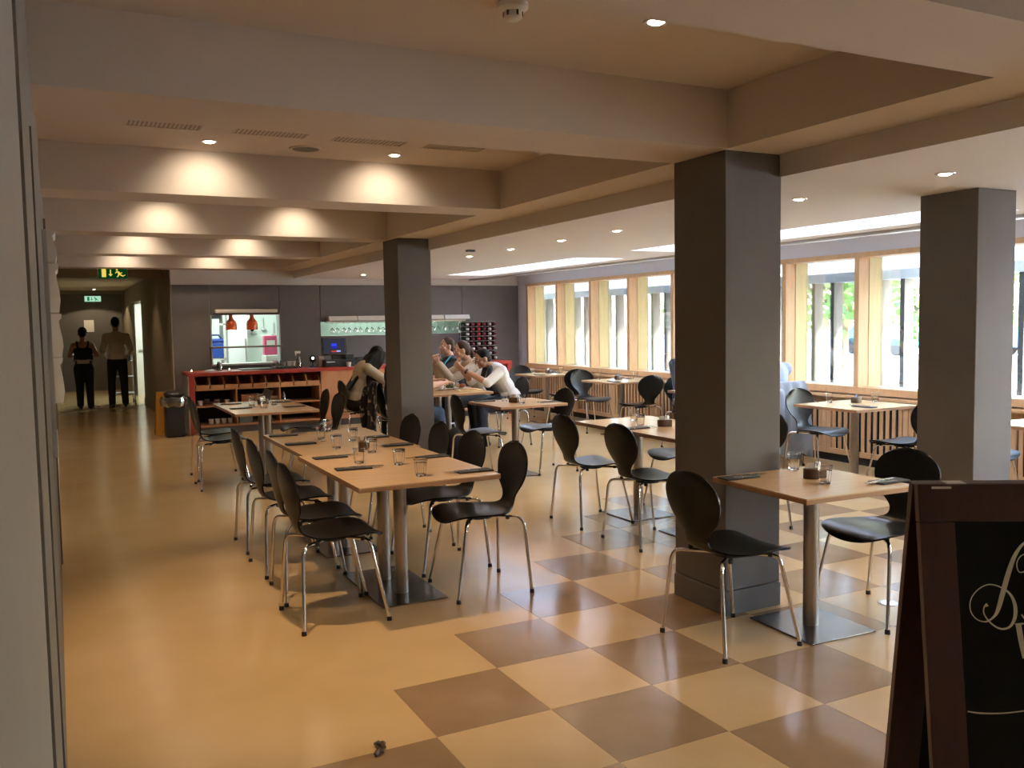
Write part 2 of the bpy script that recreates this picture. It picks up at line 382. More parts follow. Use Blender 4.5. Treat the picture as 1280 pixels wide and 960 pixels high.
def tree(x, y, h, r, mi, label):
    rnd = random.Random(int(x*31 + y*7))
    t = thing('tree', label, 'tree', (x, y, -.05), 0, None)
    tr = MB().tube([(0, 0, 0), (.05, .02, h*.3), (0, .1, h*.6)], [.16, .12, .07], 8)
    for q in range(5):
        a = rnd.random()*6.3; tr.tube([(0, 0, h*(.25 + .07*q)), (math.cos(a)*r*.6, math.sin(a)*r*.6, h*(.45 + .08*q))], [.06, .02], 6)
    tr.build('trunk', M_bark, t, True)
    f = MB()
    for q in range(900):
        u = Vector((rnd.gauss(0, 1), rnd.gauss(0, 1), rnd.gauss(0, 1))).normalized() * (rnd.random()**.4)
        c = Vector((u.x*r, u.y*r, h*.6 + u.z*h*.42)); a = Vector((rnd.uniform(-1, 1), rnd.uniform(-1, 1), rnd.uniform(-1, 1))).normalized()*.17; b = a.cross(Vector((rnd.uniform(-1, 1), rnd.uniform(-1, 1), 1))).normalized()*.12
        f.add([c-a, c+b, c+a, c-b], [(0, 1, 2, 3)])
    o = f.build('foliage', M_leaf[mi], t); o['kind'] = 'stuff'
tree(19, 17.5, 5.2, 2.4, 0, 'dark green tree outside, seen through the windows left of the big column')
tree(21, 25, 6, 2.8, 0, 'green tree furthest to the left outside the windows')
tree(16.5, 12.6, 4.2, 1.9, 0, 'small green tree outside, just right of the big column')
tree(27, 17.0, 5, 2.4, 1, 'yellow green tree in the middle distance, behind the parked cars')
tree(17, 5.5, 5.5, 2.2, 2, 'yellowing autumn tree outside at the right edge of the picture')
def car(x, y, rz, col, label):
    t = thing('car', label, 'car', (x, y, -.05), rz)
    m = mat('car_paint_' + col[0], col[1], .3, .2, coat=.5)
    P = [(-2, .35), (-2.02, .75), (-1.75, .92), (-1.1, .96), (-.55, 1.42), (.75, 1.45), (1.5, .98), (2.0, .85), (2.05, .35)]
    MB().prism(P, -.82, .82, Matrix.Rotation(PI/2, 4, 'X')).build('body', m, t, bevel=.05)
    MB().prism([(-.98, .99), (-.5, 1.36), (.7, 1.38), (1.3, 1.0)], -.83, .83, Matrix.Rotation(PI/2, 4, 'X')).build('side_windows', M_plast, t)
    for wx in (-1.25, 1.3):
        for wy in (-.72, .72):
            MB().tube([(wx, wy-.1, .33), (wx, wy+.1, .33)], .33, 16).build('wheel', M_rub, t, True)
car(30, 25.2, 1.4, ('teal', (.05, .25, .32)), 'small teal car parked outside, seen right of the big column')
car(31, 20.0, 1.5, ('blue', (.10, .18, .30)), 'blue car parked outside, seen left of the right column')
car(32, 12.2, 1.5, ('silver', (.5, .52, .55)), 'silver car parked outside, nearest the right column')

# ------------------------------------------------------------------ ceiling fittings
M_bulb = emission('halogen_bulb', (1, .80, .52), 40)
DL = {}
def downlight(x, y, z, label, tilt=(0, 0), power=1.0, size=100, spill=0):
    t = thing('downlight', label, 'ceiling light', (x, y, z), 0, 'recessed halogen downlights')
    if not DL:
        DL['trim'] = MB().lathe([(.034, -.004), (.048, -.006), (.050, 0), (.034, 0)], 20, closed=True).mesh('trim', M_alu, True)
        DL['bulb'] = MB().lathe([(.005, -.012), (.022, -.010), (.033, -.001), (.033, 0)], 16).mesh('bulb', M_bulb, True)
    link('trim', DL['trim'], t); link('bulb', DL['bulb'], t)
    d = bpy.data.lights.new('lamp_light', 'SPOT'); d.energy = LAMP*power; d.color = WARM; d.spot_size = math.radians(size); d.spot_blend = .6; d.shadow_soft_size = .03
    o = bpy.data.objects.new('lamp_light', d); C.objects.link(o); o.parent = t; o.location = (0, 0, -.03)
    o.rotation_euler = Vector((tilt[0], tilt[1], -1)).to_track_quat('-Z', 'Y').to_euler()
    if spill:
        d = bpy.data.lights.new('lamp_spill', 'SPOT'); d.energy = LAMP*spill; d.color = (1, .84, .65); d.spot_size = math.radians(112); d.spot_blend = 1; d.shadow_soft_size = .03
        o = bpy.data.objects.new('lamp_spill', d); C.objects.link(o); o.parent = t; o.location = (0, 0, -.03)
        o.rotation_euler = Vector((0, 1.0, -1)).to_track_quat('-Z', 'Y').to_euler()
ORD = ['first', 'second', 'third', 'fourth', 'fifth', 'sixth', 'seventh', 'eighth', 'ninth', 'tenth', 'eleventh', 'twelfth']
for n, y in enumerate((2.83, 5.76, 8.31, 10.88, 13.42)):
    for x, sd in ((.89, 'left'), (2.08, 'right')):
        downlight(x, y, 2.67, '%s halogen downlight in the %s ceiling bay from the viewer' % (sd, ORD[n]), (0, .06), .95, 84, .36 if n else 0)
downlight(.95, 4.30, 2.67, 'halogen downlight hidden behind the front ceiling beam, above the long table', (.12, .06), 3.8, 78)
for n, y in enumerate((1.1, 2.12, 3.14, 4.16, 5.17, 6.175, 7.08, 8.09, 9.1, 10.4, 11.7, 12.93)):
    downlight(4.13, y, 2.27, '%s halogen spotlight from the viewer in the lowered ceiling strip by the windows' % ORD[n], (-.12, .05), .55, 95, .12)
t = thing('smoke_detector', 'white round smoke detector on the nearest ceiling bay', 'smoke detector', (1.498, 2.885, 2.67))
MB().lathe([(.055, 0), (.055, -.018), (.04, -.03)], 20).build('base', M_white, t, True)
MB().lathe([(.032, -.03), (.034, -.05), (.02, -.06)], 16).build('sensor_cap', M_white, t, True)
for k in range(6): MB().box(-.003, .031, -.048, .003, .036, -.03).build('slot', M_plast, t).rotation_euler = (0, 0, k*PI/3)
t = thing('ceiling_speaker', 'round grey ceiling speaker grille between the two nearest lit downlights', 'speaker', (1.48, 5.76, 2.67))
MB().lathe([(.085, -.008), (.10, -.010), (.105, 0), (.085, 0)], 28, closed=True).build('rim', M_ceil, t, True)
MB().lathe([(.086, -.006), (.086, 0)], 28).build('grille', mat('grey_grille', (.16, .14, .12), .8, bump=.4, bscale=400), t)
for n, (x0, x1) in enumerate(((.40, .79), (.98, 1.39), (1.57, 2.01), (2.16, 2.55))):
    t = thing('ceiling_vent', '%s slotted air vent from the left in the second ceiling bay' % ORD[n], 'vent', ((x0+x1)/2, 5.33, 2.67))
    L = x1-x0; f = MB().box(-L/2, -.14, -.003, L/2, -.13, 0).box(-L/2, .13, -.003, L/2, .14, 0).box(-L/2-.008, -.14, -.003, -L/2, .14, 0).box(L/2, -.14, -.003, L/2+.008, .14, 0)
    f.build('frame', M_ceil, t); s_ = MB()
    for q in range(17): xx = -L/2 + L*(q+.5)/17; s_.box(xx-.006, -.13, -.002, xx+.006, .13, 0)
    s_.build('slots', mat('vent_dark', (.33, .28, .23), .8), t)['kind'] = 'stuff'
t = thing('ceiling_sensor', 'tiny dark ceiling sensor beyond the diners column', 'sensor', (3.78, 8.3, 2.27))
bx('case', M_plast, (-.04, -.03, -.02, .04, .03, 0), t)

# exit signs with running man pictograms
def exit_sign(label, loc, w_, h_, e, bgc):
    t = thing('exit_sign', label, 'sign', loc)
    bx('panel', emission('sign_green_' + bgc[0], bgc[1], bgc[2]), (-w_/2, 0, -h_/2, w_/2, .025, h_/2), t)
    R = MB()
    for a in ((-w_/2-.008, -h_/2-.008, w_/2+.008, -h_/2), (-w_/2-.008, h_/2, w_/2+.008, h_/2+.008), (-w_/2-.008, -h_/2, -w_/2, h_/2), (w_/2, -h_/2, w_/2+.008, h_/2)): R.box(a[0], -.004, a[1], a[2], .028, a[3])
    R.build('frame', M_alu, t)
    s = h_/.16; m = emission('sign_mark_' + bgc[0], e[0], e[1]); Mx = Matrix.Rotation(PI/2, 4, 'X')
    MB().prism([(x*s, z*s) for x, z in ((-.15, -.06), (-.09, -.06), (-.09, .06), (-.15, .06))], 0, .004, Mx).build('door_mark', m, t).location = (0, 0, 0)
    MB().prism([(x*s, z*s) for x, z in ((-.03, -.05), (0, -.015), (-.022, -.015), (-.022, .05), (-.038, .05), (-.038, -.015), (-.06, -.015))], 0, .004, Mx).build('arrow_mark', m, t)
    M2 = MB()
    for poly in ([(.055, .03), (.085, .025), (.10, -.01), (.075, -.02)], [(.075, -.02), (.10, -.01), (.14, -.035), (.175, -.02), (.165, -.035), (.135, -.052)], [(.075, -.02), (.095, -.015), (.075, -.055), (.05, -.06), (.06, -.045)],
                 [(.055, .03), (.062, .016), (.04, -.005), (.03, .0)], [(.085, .025), (.105, .005), (.13, .012), (.13, .0), (.10, -.01)]):
        M2.prism([(x*s, z*s) for x, z in poly], 0, .004, Mx)
    M2.prism([(s*(.058+.014*math.cos(a*PI/5)), s*(.048+.014*math.sin(a*PI/5))) for a in range(10)], 0, .004, Mx)
    M2.build('running_man_mark', m, t)
exit_sign('green exit sign with yellow running man hanging at the corridor entrance', (.775, 14.12, 2.325), .38, .155, ((1, .75, .12), .85), ('near', (.004, .10, .02), .35))
exit_sign('pale lit exit sign on the far end wall of the corridor', (.85, 24.12, 2.245), .36, .13, ((.02, .25, .10), .6), ('far', (.55, 1, .7), .75))
tag(bx('notice', M_paper, (.63, 24.163, 1.44, .85, 24.168, 1.73)), 'white paper notice pinned to the dark corridor end panel', 'notice')
t = thing('downlight', 'small downlight glowing at the far end of the corridor', 'ceiling light', (.86, 23.4, 2.45))
link('trim', DL['trim'], t); link('bulb', DL['bulb'], t)
d = bpy.data.lights.new('lamp_light', 'SPOT'); d.energy = 40; d.color = (1, .8, .5); d.spot_size = 2.2; d.shadow_soft_size = .03
o = bpy.data.objects.new('lamp_light', d); C.objects.link(o); o.parent = t; o.location = (0, 0, -.03)

downlight(.80, 16.4, 2.45, 'added unseen downlight behind the corridor beam, brightening the corridor walls', (0, .1), .55, 120)  # unseen lamp added to lift the dark corridor walls
# white relief panels on the left wall
t = thing('wall_relief', 'stack of white sculpted relief blocks on the left wall before the corridor', 'wall relief', (XL, 7.0, 0))
for n, (z0, z1) in enumerate(((1.045, 1.35), (1.355, 1.645), (1.652, 1.978), (1.985, 2.20))):
    h_ = z1-z0; e = (.0, .006, .002, -.006)[n]
    prof = [(0, z0), (.072+e, z0), (.084+e, z0+h_*.25), (.080+e, z0+h_*.45), (.068+e, z0+h_*.68), (.063+e, z0+h_*.84), (.078+e, z0+h_*.90), (.082+e, z1-.006), (.078+e, z1)]
    prof.append((0, z1))
    vs = MB().prism(prof, -.28, .28, Matrix(((1, 0, 0, 0), (0, 0, 1, 0), (0, 1, 0, 0), (0, 0, 0, 1))))
    vs.build('relief_block', M_paper, t)

# ------------------------------------------------------------------ chairs
PROF = [(.236,.412,.095),(.232,.424,.135),(.215,.439,.178),(.18,.450,.203),(.12,.455,.213),(.05,.452,.213),(-.02,.447,.205),(-.08,.445,.188),(-.125,.447,.155),(-.16,.454,.115),(-.185,.470,.088),(-.202,.498,.078),(-.213,.53,.085),(-.222,.565,.115),(-.23,.605,.155),(-.238,.65,.183),(-.246,.70,.196),(-.254,.745,.190),(-.260,.785,.165),(-.265,.815,.125),(-.268,.833,.08),(-.269,.842,.03)]
def catmull(P, n):
    out = []
    for i in range(len(P)-1):
        p0, p1, p2, p3 = P[max(i-1, 0)], P[i], P[i+1], P[min(i+2, len(P)-1)]
        for k in range(n):
            u = k/n; out.append(tuple(.5*(2*b + (c-a)*u + (2*a-5*b+4*c-d)*u*u + (3*b-a-3*c+d)*u**3) for a, b, c, d in zip(p0, p1, p2, p3)))
    out.append(P[-1]); return out
def chair_shell(rows, name):
    NU = 12; th = .0095; top = []; nor = []
    for y, z, wd in rows:
        r = []
        for k in range(NU+1):
            u = -1 + 2*k/NU; x = wd*u; back = min(1, max(0, (z-.47)/.12))
            r.append(Vector((x, y + back*.020*u*u, z + (1-back)*.010*u*u)))
        top.append(r)
    mb = MB(); R = len(top); bot = []
    for i in range(R):
        for k in range(NU+1):
            a = top[min(i+1, R-1)][k]-top[max(i-1, 0)][k]; b = top[i][min(k+1, NU)]-top[i][max(k-1, 0)]
            n = a.cross(b); n = n.normalized() if n.length > 1e-9 else Vector((0, 0, 1))
            bot.append(top[i][k] + n*th)
    vs = [v for r in top for v in r] + bot; W = NU+1; O = R*W; fs = []
    for i in range(R-1):
        for k in range(NU):
            q = (i*W+k, i*W+k+1, (i+1)*W+k+1, (i+1)*W+k); fs.append(q[::-1]); fs.append(tuple(O+v for v in q))
    for i in range(R-1):
        fs.append((i*W, O+i*W, O+(i+1)*W, (i+1)*W)[::-1]); k = NU; fs.append((i*W+k, O+i*W+k, O+(i+1)*W+k, (i+1)*W+k))
    for k in range(NU):
        fs.append((k, O+k, O+k+1, k+1)); b = (R-1)*W; fs.append((b+k, O+b+k, O+b+k+1, b+k+1)[::-1])
    mb.add(vs, fs); me = mb.mesh(name, M_black, True, angle=50)
    bm = bmesh.new(); bm.from_mesh(me); bmesh.ops.recalc_face_normals(bm, faces=bm.faces); bm.to_mesh(me); bm.free()
    return me
_rows = catmull(PROF, 2); SPLIT = 22
def make_chair():
    t = thing('dining_chair', 'x', 'chair', (0, 0, 0), 0, 'black dining chairs')
    link('seat', chair_shell(_rows[:SPLIT+1], 'seat'), t); link('backrest', chair_shell(_rows[SPLIT:], 'backrest'), t)
    MB().lathe([(.085, .418), (.085, .430), (.07, .438)], 16).build('seat_mount', M_plast, t)
    foot = MB().lathe([(.013, 0), (.0125, .018), (.0105, .022)], 10).mesh('rubber_foot', M_rub, True)
    for sx in (-1, 1):
        for fy, ey, by in ((.222, .05, .13), (-.225, -.05, -.175)):
            P = [(sx*.02, ey*.4, .424), (sx*.10, (ey+by)/2, .427), (sx*.150, by, .428), (sx*.170, by*1.08, .422), (sx*.180, by*1.14, .405), (sx*.186, by*1.18, .38), (sx*.232, fy, .02)]
            l_ = MB().tube(P, .0093, 10).build('leg', M_chrome, t, True)
            link('rubber_foot', foot, l_).location = (sx*.2325, fy + (.001 if fy > 0 else -.001), .0012)
    for sx, sy in ((-1, .10), (1, .10), (-1, -.1), (1, -.1)):
        MB().tube([(sx*.145, sy*1.2, .421), (sx*.145, sy*1.2, .442)], .012, 8).build('pad', M_rub, t)
    return t
FACE = {'+X': -PI/2, '-X': PI/2, '+Y': 0, '-Y': PI}
proto = make_chair(); first = [True]
def chair(x, y, face, label, da=0):
    rz = FACE[face] + math.radians(da)
    if first[0]:
        first[0] = False; proto.location = (x, y, 0); proto.rotation_euler = (0, 0, rz); proto['label'] = label; return proto
    return dup(proto, (x, y, 0), rz, label)
chair(2.83, 3.285, '+X', 'black shell chair in front of the big column, left of the front single table', 0)
chair(3.74, 3.20, '-X', 'black shell chair right of the front single table, beside the chalkboard stand', 3)
for n, (x, y) in enumerate(((1.255, 4.59), (1.295, 5.08), (1.30, 5.69), (1.315, 6.34))):
    chair(x, y, '+X', '%s black chair from the viewer on the left side of the long paired table' % ['nearest', 'second', 'third', 'fourth'][n], (1, -2, 1, 0)[n])
for n, (x, y) in enumerate(((2.135, 4.65), (2.145, 5.24), (2.165, 5.85), (2.18, 6.46))):
    chair(x, y, '-X', '%s black chair from the viewer on the right side of the long paired table' % ['nearest', 'second', 'third', 'fourth'][n], (-2, 1, -1, 2)[n])
chair(1.38, 8.91, '+X', 'nearer black chair on the left of the table before the red counter', -1)
chair(1.42, 9.48, '+X', 'farther black chair on the left of the table before the red counter', 1)
chair(2.32, 8.93, '-X', 'nearer black chair on the right of the table before the red counter', 2)
chair(2.34, 9.52, '-X', 'farther black chair on the right of the table before the red counter', -2)
chair(3.62, 5.05, '+X', 'black chair at the nearer of the paired tables left of the big column', 0)
chair(3.61, 5.775, '+X', 'black chair with bluish shine on its seat, left of the big column', -1)
chair(4.48, 5.03, '-X', 'black chair back seen just right of the big column', 0)
chair(4.50, 5.80, '-X', 'black chair half hidden behind the left edge of the big column', 0)
chair(3.68, 7.95, '+X', 'black chair left of the small table before the man in white', -4)
chair(4.45, 7.98, '-X', 'black chair right of the small table before the man in white', 2)
chair(6.44, 5.25, '+Y', 'black chair seen from behind at the window table by the right column')
chair(6.47, 6.25, '-Y', 'black chair at the far side of the window table beside the light blue shirt', 3)
chair(6.60, 9.36, '+Y', 'black chair seen from behind left of the man in navy at the windows')
chair(6.58, 10.50, '-Y', 'black chair at far side of the window table with blue sachets', 3)
chair(6.62, 11.22, '+Y', 'black chair at the near side of the farthest window table', 2)
chair(6.52, 12.30, '-Y', 'black chair at the far side of the farthest window table', -3)
chair(6.60, 7.02, '+Y', 'black chair carrying the person in the light blue shirt')
chair(6.66, 8.45, '-Y', 'black chair carrying the person in navy beside the big column')
chair(4.98, 9.95, '-X', 'black chair carrying the man in the white shirt', 0)
chair(4.86, 10.60, '-X', 'black chair carrying the woman with clasped hands')
chair(4.82, 11.25, '-X', 'black chair carrying the man in the dark navy top')
chair(3.47, 9.70, '+X', 'black chair with a patterned dark coat over its back')
chair(3.38, 10.85, '+X', 'black chair carrying the woman with long black hair')
chair(6.45, 4.55, '-Y', 'black chair at the far side of the window table at the right edge')

# ------------------------------------------------------------------ tables
def table(name, x0, y0, x1, y1, label, bases, poles, rz=0, z=.735):
    cx, cy = (x0+x1)/2, (y0+y1)/2
    t = thing('dining_table', label, 'table', (cx, cy, 0), rz, 'beech pedestal tables')
    W, D = (x1-x0)/2, (y1-y0)/2
    tp = bx('table_top', M_table, (-W, -D, z-.006, W, D, z), t)
    bx('edge_band', M_edge, (-W, -D, z-.026, W, D, z-.006), tp)
    for bx0, by0, bx1, by1 in bases:
        bx('base_plate', M_base, (bx0-cx, by0-cy, .0015, bx1-cx, by1-cy, .010), t, bevel=.002)
    for px, py in poles:
        p = MB().lathe([(.0375, .009), (.0375, z-.03)], 24).build('pole', M_steel, t, True); p.location = (px-cx, py-cy, 0)
        MB().box(-.09, -.09, z-.034, .09, .09, z-.026).build('top_plate', M_plast, p)
    return t
table('a', 1.30, 4.235, 2.08, 5.485, 'nearer of the two beech tables pushed into the long pair, on double poles', [(1.51, 4.55, 1.895, 5.31)], [(1.70, 4.77), (1.70, 5.07)])
table('b', 1.335, 5.50, 2.115, 6.70, 'farther of the two beech tables pushed into the long pair, on double poles', [(1.53, 5.73, 1.91, 6.49)], [(1.72, 5.95), (1.72, 6.25)], 0, .733)
table('c', 1.43, 8.40, 2.21, 9.72, 'beech table on double poles standing alone before the red counter', [(1.63, 8.68, 2.02, 9.44)], [(1.83, 8.91), (1.83, 9.21)])
table('d', 2.925, 2.865, 3.60, 3.525, 'square beech table on single steel pole in front, beside the big column', [(3.10, 3.01, 3.51, 3.45)], [(3.30, 3.23)], math.radians(-2), .742)
table('e', 3.68, 5.41, 4.40, 6.12, 'farther of two beech tables paired left of the big column', [(3.845, 5.57, 4.27, 5.99)], [(4.05, 5.78)])
table('f', 3.68, 4.66, 4.40, 5.40, 'nearer of two beech tables paired behind the big column', [(3.845, 4.82, 4.27, 5.24)], [(4.05, 5.03)])
table('g', 3.71, 7.52, 4.44, 8.26, 'small square beech table right in front of the man in white', [(3.88, 7.76, 4.27, 8.16)], [(4.08, 7.95)])
table('h', 3.72, 9.27, 4.48, 10.45, 'nearer beech table under the diners plates and glasses', [(3.9, 9.5, 4.3, 10.22)], [(4.1, 9.72), (4.1, 10.02)])
table('i', 3.72, 10.46, 4.48, 11.6, 'farther beech table of the diners, mostly behind the column', [(3.9, 10.7, 4.3, 11.4)], [(4.1, 10.9), (4.1, 11.2)], 0, .733)
table('j', 6.22, 11.45, 7.02, 12.12, 'farthest beech table along the windows, by the back wall', [(6.4, 11.58, 6.8, 11.98)], [(6.60, 11.78)])
table('k', 6.27, 9.52, 7.05, 10.25, 'beech table along the windows with blue sachets in its block', [(6.45, 9.68, 6.86, 10.08)], [(6.66, 9.88)])
table('l', 6.12, 7.42, 6.9, 8.15, 'beech window table mostly hidden behind the big column', [(6.3, 7.6, 6.7, 8.0)], [(6.5, 7.8)])
table('m', 6.07, 5.43, 6.85, 6.16, 'beech window table between the big column and the right column', [(6.25, 5.6, 6.66, 6.0)], [(6.46, 5.8)])
table('n', 6.10, 3.55, 6.88, 4.28, 'beech window table cut off at the right edge of the picture', [(6.28, 3.7, 6.7, 4.1)], [(6.5, 3.9)])

# ------------------------------------------------------------------ tableware
T_ = .736
GL = {}
def tumbler(x, y, label, z=T_):
    if not GL:
        out = [(.024, 0), (.027, .004), (.031, .035), (.033, .055), (.037, .088), (.0375, .090)]; inn = [(.035, .090), (.031, .056), (.029, .036), (.025, .012), (.0, .010)]
        GL['g'] = MB().lathe(out + inn, 10).mesh('tumbler', M_glass, True, angle=25)
    o = link('tumbler', GL['g']); tag(o, label, 'glass', 'clear faceted tumblers', (x, y, z), random.random()); return o
kn = MB().box(-.0085, .0, .0, .0085, .105, .0018).prism([(-.0085, 0), (-.006, -.10), (.006, -.10), (.0085, 0)], 0, .004).mesh('knife', M_cutl)
fk = MB().prism([(-.005, -.09), (.005, -.09), (.003, .02), (-.003, .02)], 0, .003).prism([(-.003, .02), (.003, .02), (.011, .045), (.011, .06), (-.011, .06), (-.011, .045)], .001, .004)
for q in range(4): fk.box(-.011 + q*.0064, .06, .001, -.0085 + q*.0064, .098, .003)
fk = fk.mesh('fork', M_cutl)
nk = MB().box(-.045, -.10, 0, .045, .10, .004).box(-.043, -.098, .004, .044, .099, .007).mesh('napkin', M_nap)
def setting(x, y, rz, where, z=T_):
    rz += math.radians(random.uniform(-6, 6)); c, s = math.cos(rz), math.sin(rz)
    tag(link('napkin', nk), 'folded charcoal napkin ' + where, 'napkin', 'folded charcoal napkins', (x, y, z), rz)
    for me, nm, dx, dy, a in ((kn, 'knife', .016, .045, .05), (fk, 'fork', -.014, .075, -.20)):
        tag(link(nm, me), 'steel %s %s' % (nm, where), nm, 'steel %s' % ('knives' if nm == 'knife' else 'forks'), (x + dx*c - dy*s, y + dx*s + dy*c, z + .0072), rz + a)
CB = {}
def caddy(x, y, rz, label, paper=M_paper, z=T_):
    t = thing('condiment_block', label, 'condiment holder', (x, y, z), rz, 'brown wooden condiment blocks')
    poly = [(.055, -.034), (.055, .034)] + [(-.01 + .042*math.cos(a), .036*math.sin(a)) for a in [PI/2 + PI*k/10 for k in range(11)]]
    MB().prism(poly, 0, .052).build('block', M_block, t, True, bevel=.006)
    for k in range(4):
        p = MB().box(-.018, -.0015, 0, .018, .0015, .035).build('sachet', (paper, M_block, M_paper)[k % 3], t); p.location = (-.02 + .018*k, -.006 + .004*k, .045); p.rotation_euler = (.25 - .1*k, .12*k, .3*k)
    return t
LP = 'on the long paired table'
for x, y, l in ((1.80, 6.62, 'tumbler at the far end ' + LP), (1.64, 6.20, 'second tumbler from the far end ' + LP), (1.60, 5.68, 'tumbler left of the condiment block ' + LP), (1.80, 5.98, 'tumbler beyond the condiment block ' + LP),
                (1.735, 5.36, 'tumbler right beside the condiment block ' + LP), (1.54, 5.00, 'tumbler on the left before the table seam ' + LP), (1.72, 4.82, 'second tumbler from the near end ' + LP), (1.69, 4.40, 'tumbler nearest the near end ' + LP)):
    tumbler(x, y, 'clear ' + l)
caddy(1.745, 5.55, 1.2, 'wooden condiment block with sachets in the middle of the long paired table')
for n, y in enumerate((4.82, 5.30, 6.03, 6.55)): setting(1.45, y, -PI/2, 'at the %s place from the viewer, left side of the long table' % ORD[n])
for n, y in enumerate((4.38, 4.98, 5.60, 6.08)): setting(1.99, y, PI/2, 'at the %s place from the viewer, right side of the long table' % ORD[n])
CT = 'on the table before the red counter'
for x, y, l in ((1.73, 9.18, 'leftmost'), (1.88, 9.55, 'farthest'), (1.94, 9.12, 'rightmost'), (1.78, 8.85, 'nearest')): tumbler(x, y, 'clear %s of four tumblers ' % l + CT)
caddy(1.86, 9.30, .4, 'dark condiment block among the tumblers before the red counter')
for x, y, r, l in ((1.58, 8.95, -PI/2, 'near left'), (1.58, 9.5, -PI/2, 'far left'), (2.07, 9.40, PI/2, 'far right'), (2.07, 8.80, PI/2, 'near right')): setting(x, y, r, 'at the %s place ' % l + CT)
FT = 'front single table'
tumbler(3.43, 3.48, 'clear tumbler beside the big column on the ' + FT, .743); tumbler(3.255, 3.10, 'clear tumbler touching the condiment block on the ' + FT, .743)
caddy(3.325, 3.24, -.35, 'brown wooden condiment block in the middle of the ' + FT, M_paper, .743)
setting(3.02, 3.44, -PI/2, 'on the left edge of the ' + FT, .743); setting(3.555, 2.98, PI/2, 'on the right edge of the ' + FT, .743)
PT = 'paired tables left of the big column'
tumbler(4.08, 5.87, 'clear farther of two tumblers on the ' + PT); tumbler(3.92, 5.56, 'clear nearer of two tumblers on the ' + PT)
caddy(4.05, 5.44, -.3, 'brown condiment block on the ' + PT); setting(3.80, 5.45, -PI/2, 'beside the brown block on the ' + PT)
ST = 'small table before the man in white'
tumbler(4.01, 8.04, 'clear left tumbler on the ' + ST); tumbler(4.05, 7.74, 'clear right tumbler on the ' + ST)
caddy(4.03, 7.88, -.9, 'brown condiment block on the ' + ST); setting(4.33, 7.72, PI/2, 'on the right of the ' + ST); setting(3.84, 8.16, -PI/2, 'on the left of the ' + ST)
WT = 'farthest window table'
tumbler(6.36, 11.78, 'clear left tumbler on the ' + WT); tumbler(6.85, 11.80, 'clear right tumbler on the ' + WT)
caddy(6.70, 11.92, .3, 'condiment block on the ' + WT); setting(6.36, 11.58, 0, 'on the near edge of the ' + WT); setting(6.84, 12.0, PI, 'on the far edge of the ' + WT)
WK = 'window table with blue sachets'
tumbler(6.44, 10.10, 'clear left tumbler on the ' + WK); tumbler(6.96, 9.98, 'clear right tumbler on the ' + WK)
caddy(6.70, 10.02, .3, 'condiment block stuffed with blue sachets, left of the man in navy', M_bluep); setting(6.40, 9.66, 0, 'on the near edge of the ' + WK); setting(6.90, 10.14, PI, 'on the far edge of the ' + WK)
WM = 'window table right of the big column'
tumbler(6.40, 6.05, 'clear left tumbler on the ' + WM); tumbler(6.80, 5.87, 'clear right tumbler on the ' + WM)
caddy(6.60, 5.92, .3, 'condiment block with blue sachets on the ' + WM, M_bluep); setting(6.33, 5.58, .1, 'on the near edge of the ' + WM)

# the diners' food and drink
M_beer = clear('amber_drink', (.62, .36, .10), .05); M_china = mat('white_china', (.72, .70, .66), .25); M_food = mat('bread_crust', (.50, .29, .11), .8, noise=.4, scale=30, bump=.4); M_salad = mat('dark_salad', (.07, .08, .03), .7, noise=.5, scale=40, bump=.5, bscale=50); M_tom = mat('tomato_sauce', (.35, .08, .03), .5, noise=.4, scale=30)
def pint(x, y, label, fill):
    t = thing('pint_glass', label, 'glass', (x, y, T_))
    MB().lathe([(.030, 0), (.042, .145), (.040, .145), (.029, .008), (0, .008)], 18).build('glass', M_glass, t, True)
    MB().lathe([(.0285, .009), (.0285 + .012*fill, .009 + .13*fill)], 18).build('drink', M_beer, t, True)
pint(4.30, 10.38, 'tall half drunk amber pint glass farthest on the diners table', .5); pint(4.34, 10.12, 'tall glass with a little amber drink beside the white cup', .3); pint(4.18, 10.60, 'amber pint glass near the column on the diners table', .6)
t = thing('coffee_cup', 'white coffee cup standing on its saucer on the diners table', 'cup', (4.06, 9.85, T_+.012))
MB().lathe([(.025, 0), (.038, .02), (.042, .062), (.039, .062), (.034, .02), (0, .006)], 20).build('cup', M_china, t, True)
MB().tube([(.036, 0, .05), (.062, 0, .05), (.064, 0, .025), (.036, 0, .018)], .004, 6).build('handle', M_china, t, True)
tag(MB().lathe([(.03, 0), (.075, .010), (.073, .012), (.03, .004)], 24).build('saucer', M_china, None, True), 'white saucer under the coffee cup on the diners table', 'saucer', None, (4.06, 9.85, T_))
def plate(x, y, r, label, food, fm, n):
    tag(MB().lathe([(r*.6, 0), (r, .014), (r*.97, .017), (r*.6, .005), (0, .005)], 28).build('plate', M_china, None, True), 'white plate under ' + label, 'plate', None, (x, y, T_))
    t = thing(food, label, 'food', (x, y, T_+.006)); rnd = random.Random(n)
    for q in range(n):
        a = rnd.random()*6.3; d_ = rnd.random()*r*.5
        MB().ell((math.cos(a)*d_, math.sin(a)*d_, .022 + rnd.random()*.02), (.035, .028, .022), None, 9, 6).build('piece', fm[q % len(fm)], t, True)
plate(4.36, 9.90, .12, 'pile of filled bread in front of the man in white', 'sandwich', (M_food, M_tom, M_food), 9)
plate(4.20, 9.88, .07, 'small dish of dark salad in front of the diners', 'salad', (M_salad,), 6)
t = thing('serving_board', 'pale bread board with flatbread at the near table edge', 'board', (4.30, 9.55, T_))
bx('board', M_oaky, (-.15, -.07, 0, .15, .07, .012), t, bevel=.004)
MB().ell((0, 0, .018), (.12, .055, .014), None, 14, 8).build('flatbread', M_food, t, True)
tumbler(4.20, 9.70, 'small clear tumbler among the plates of the diners')
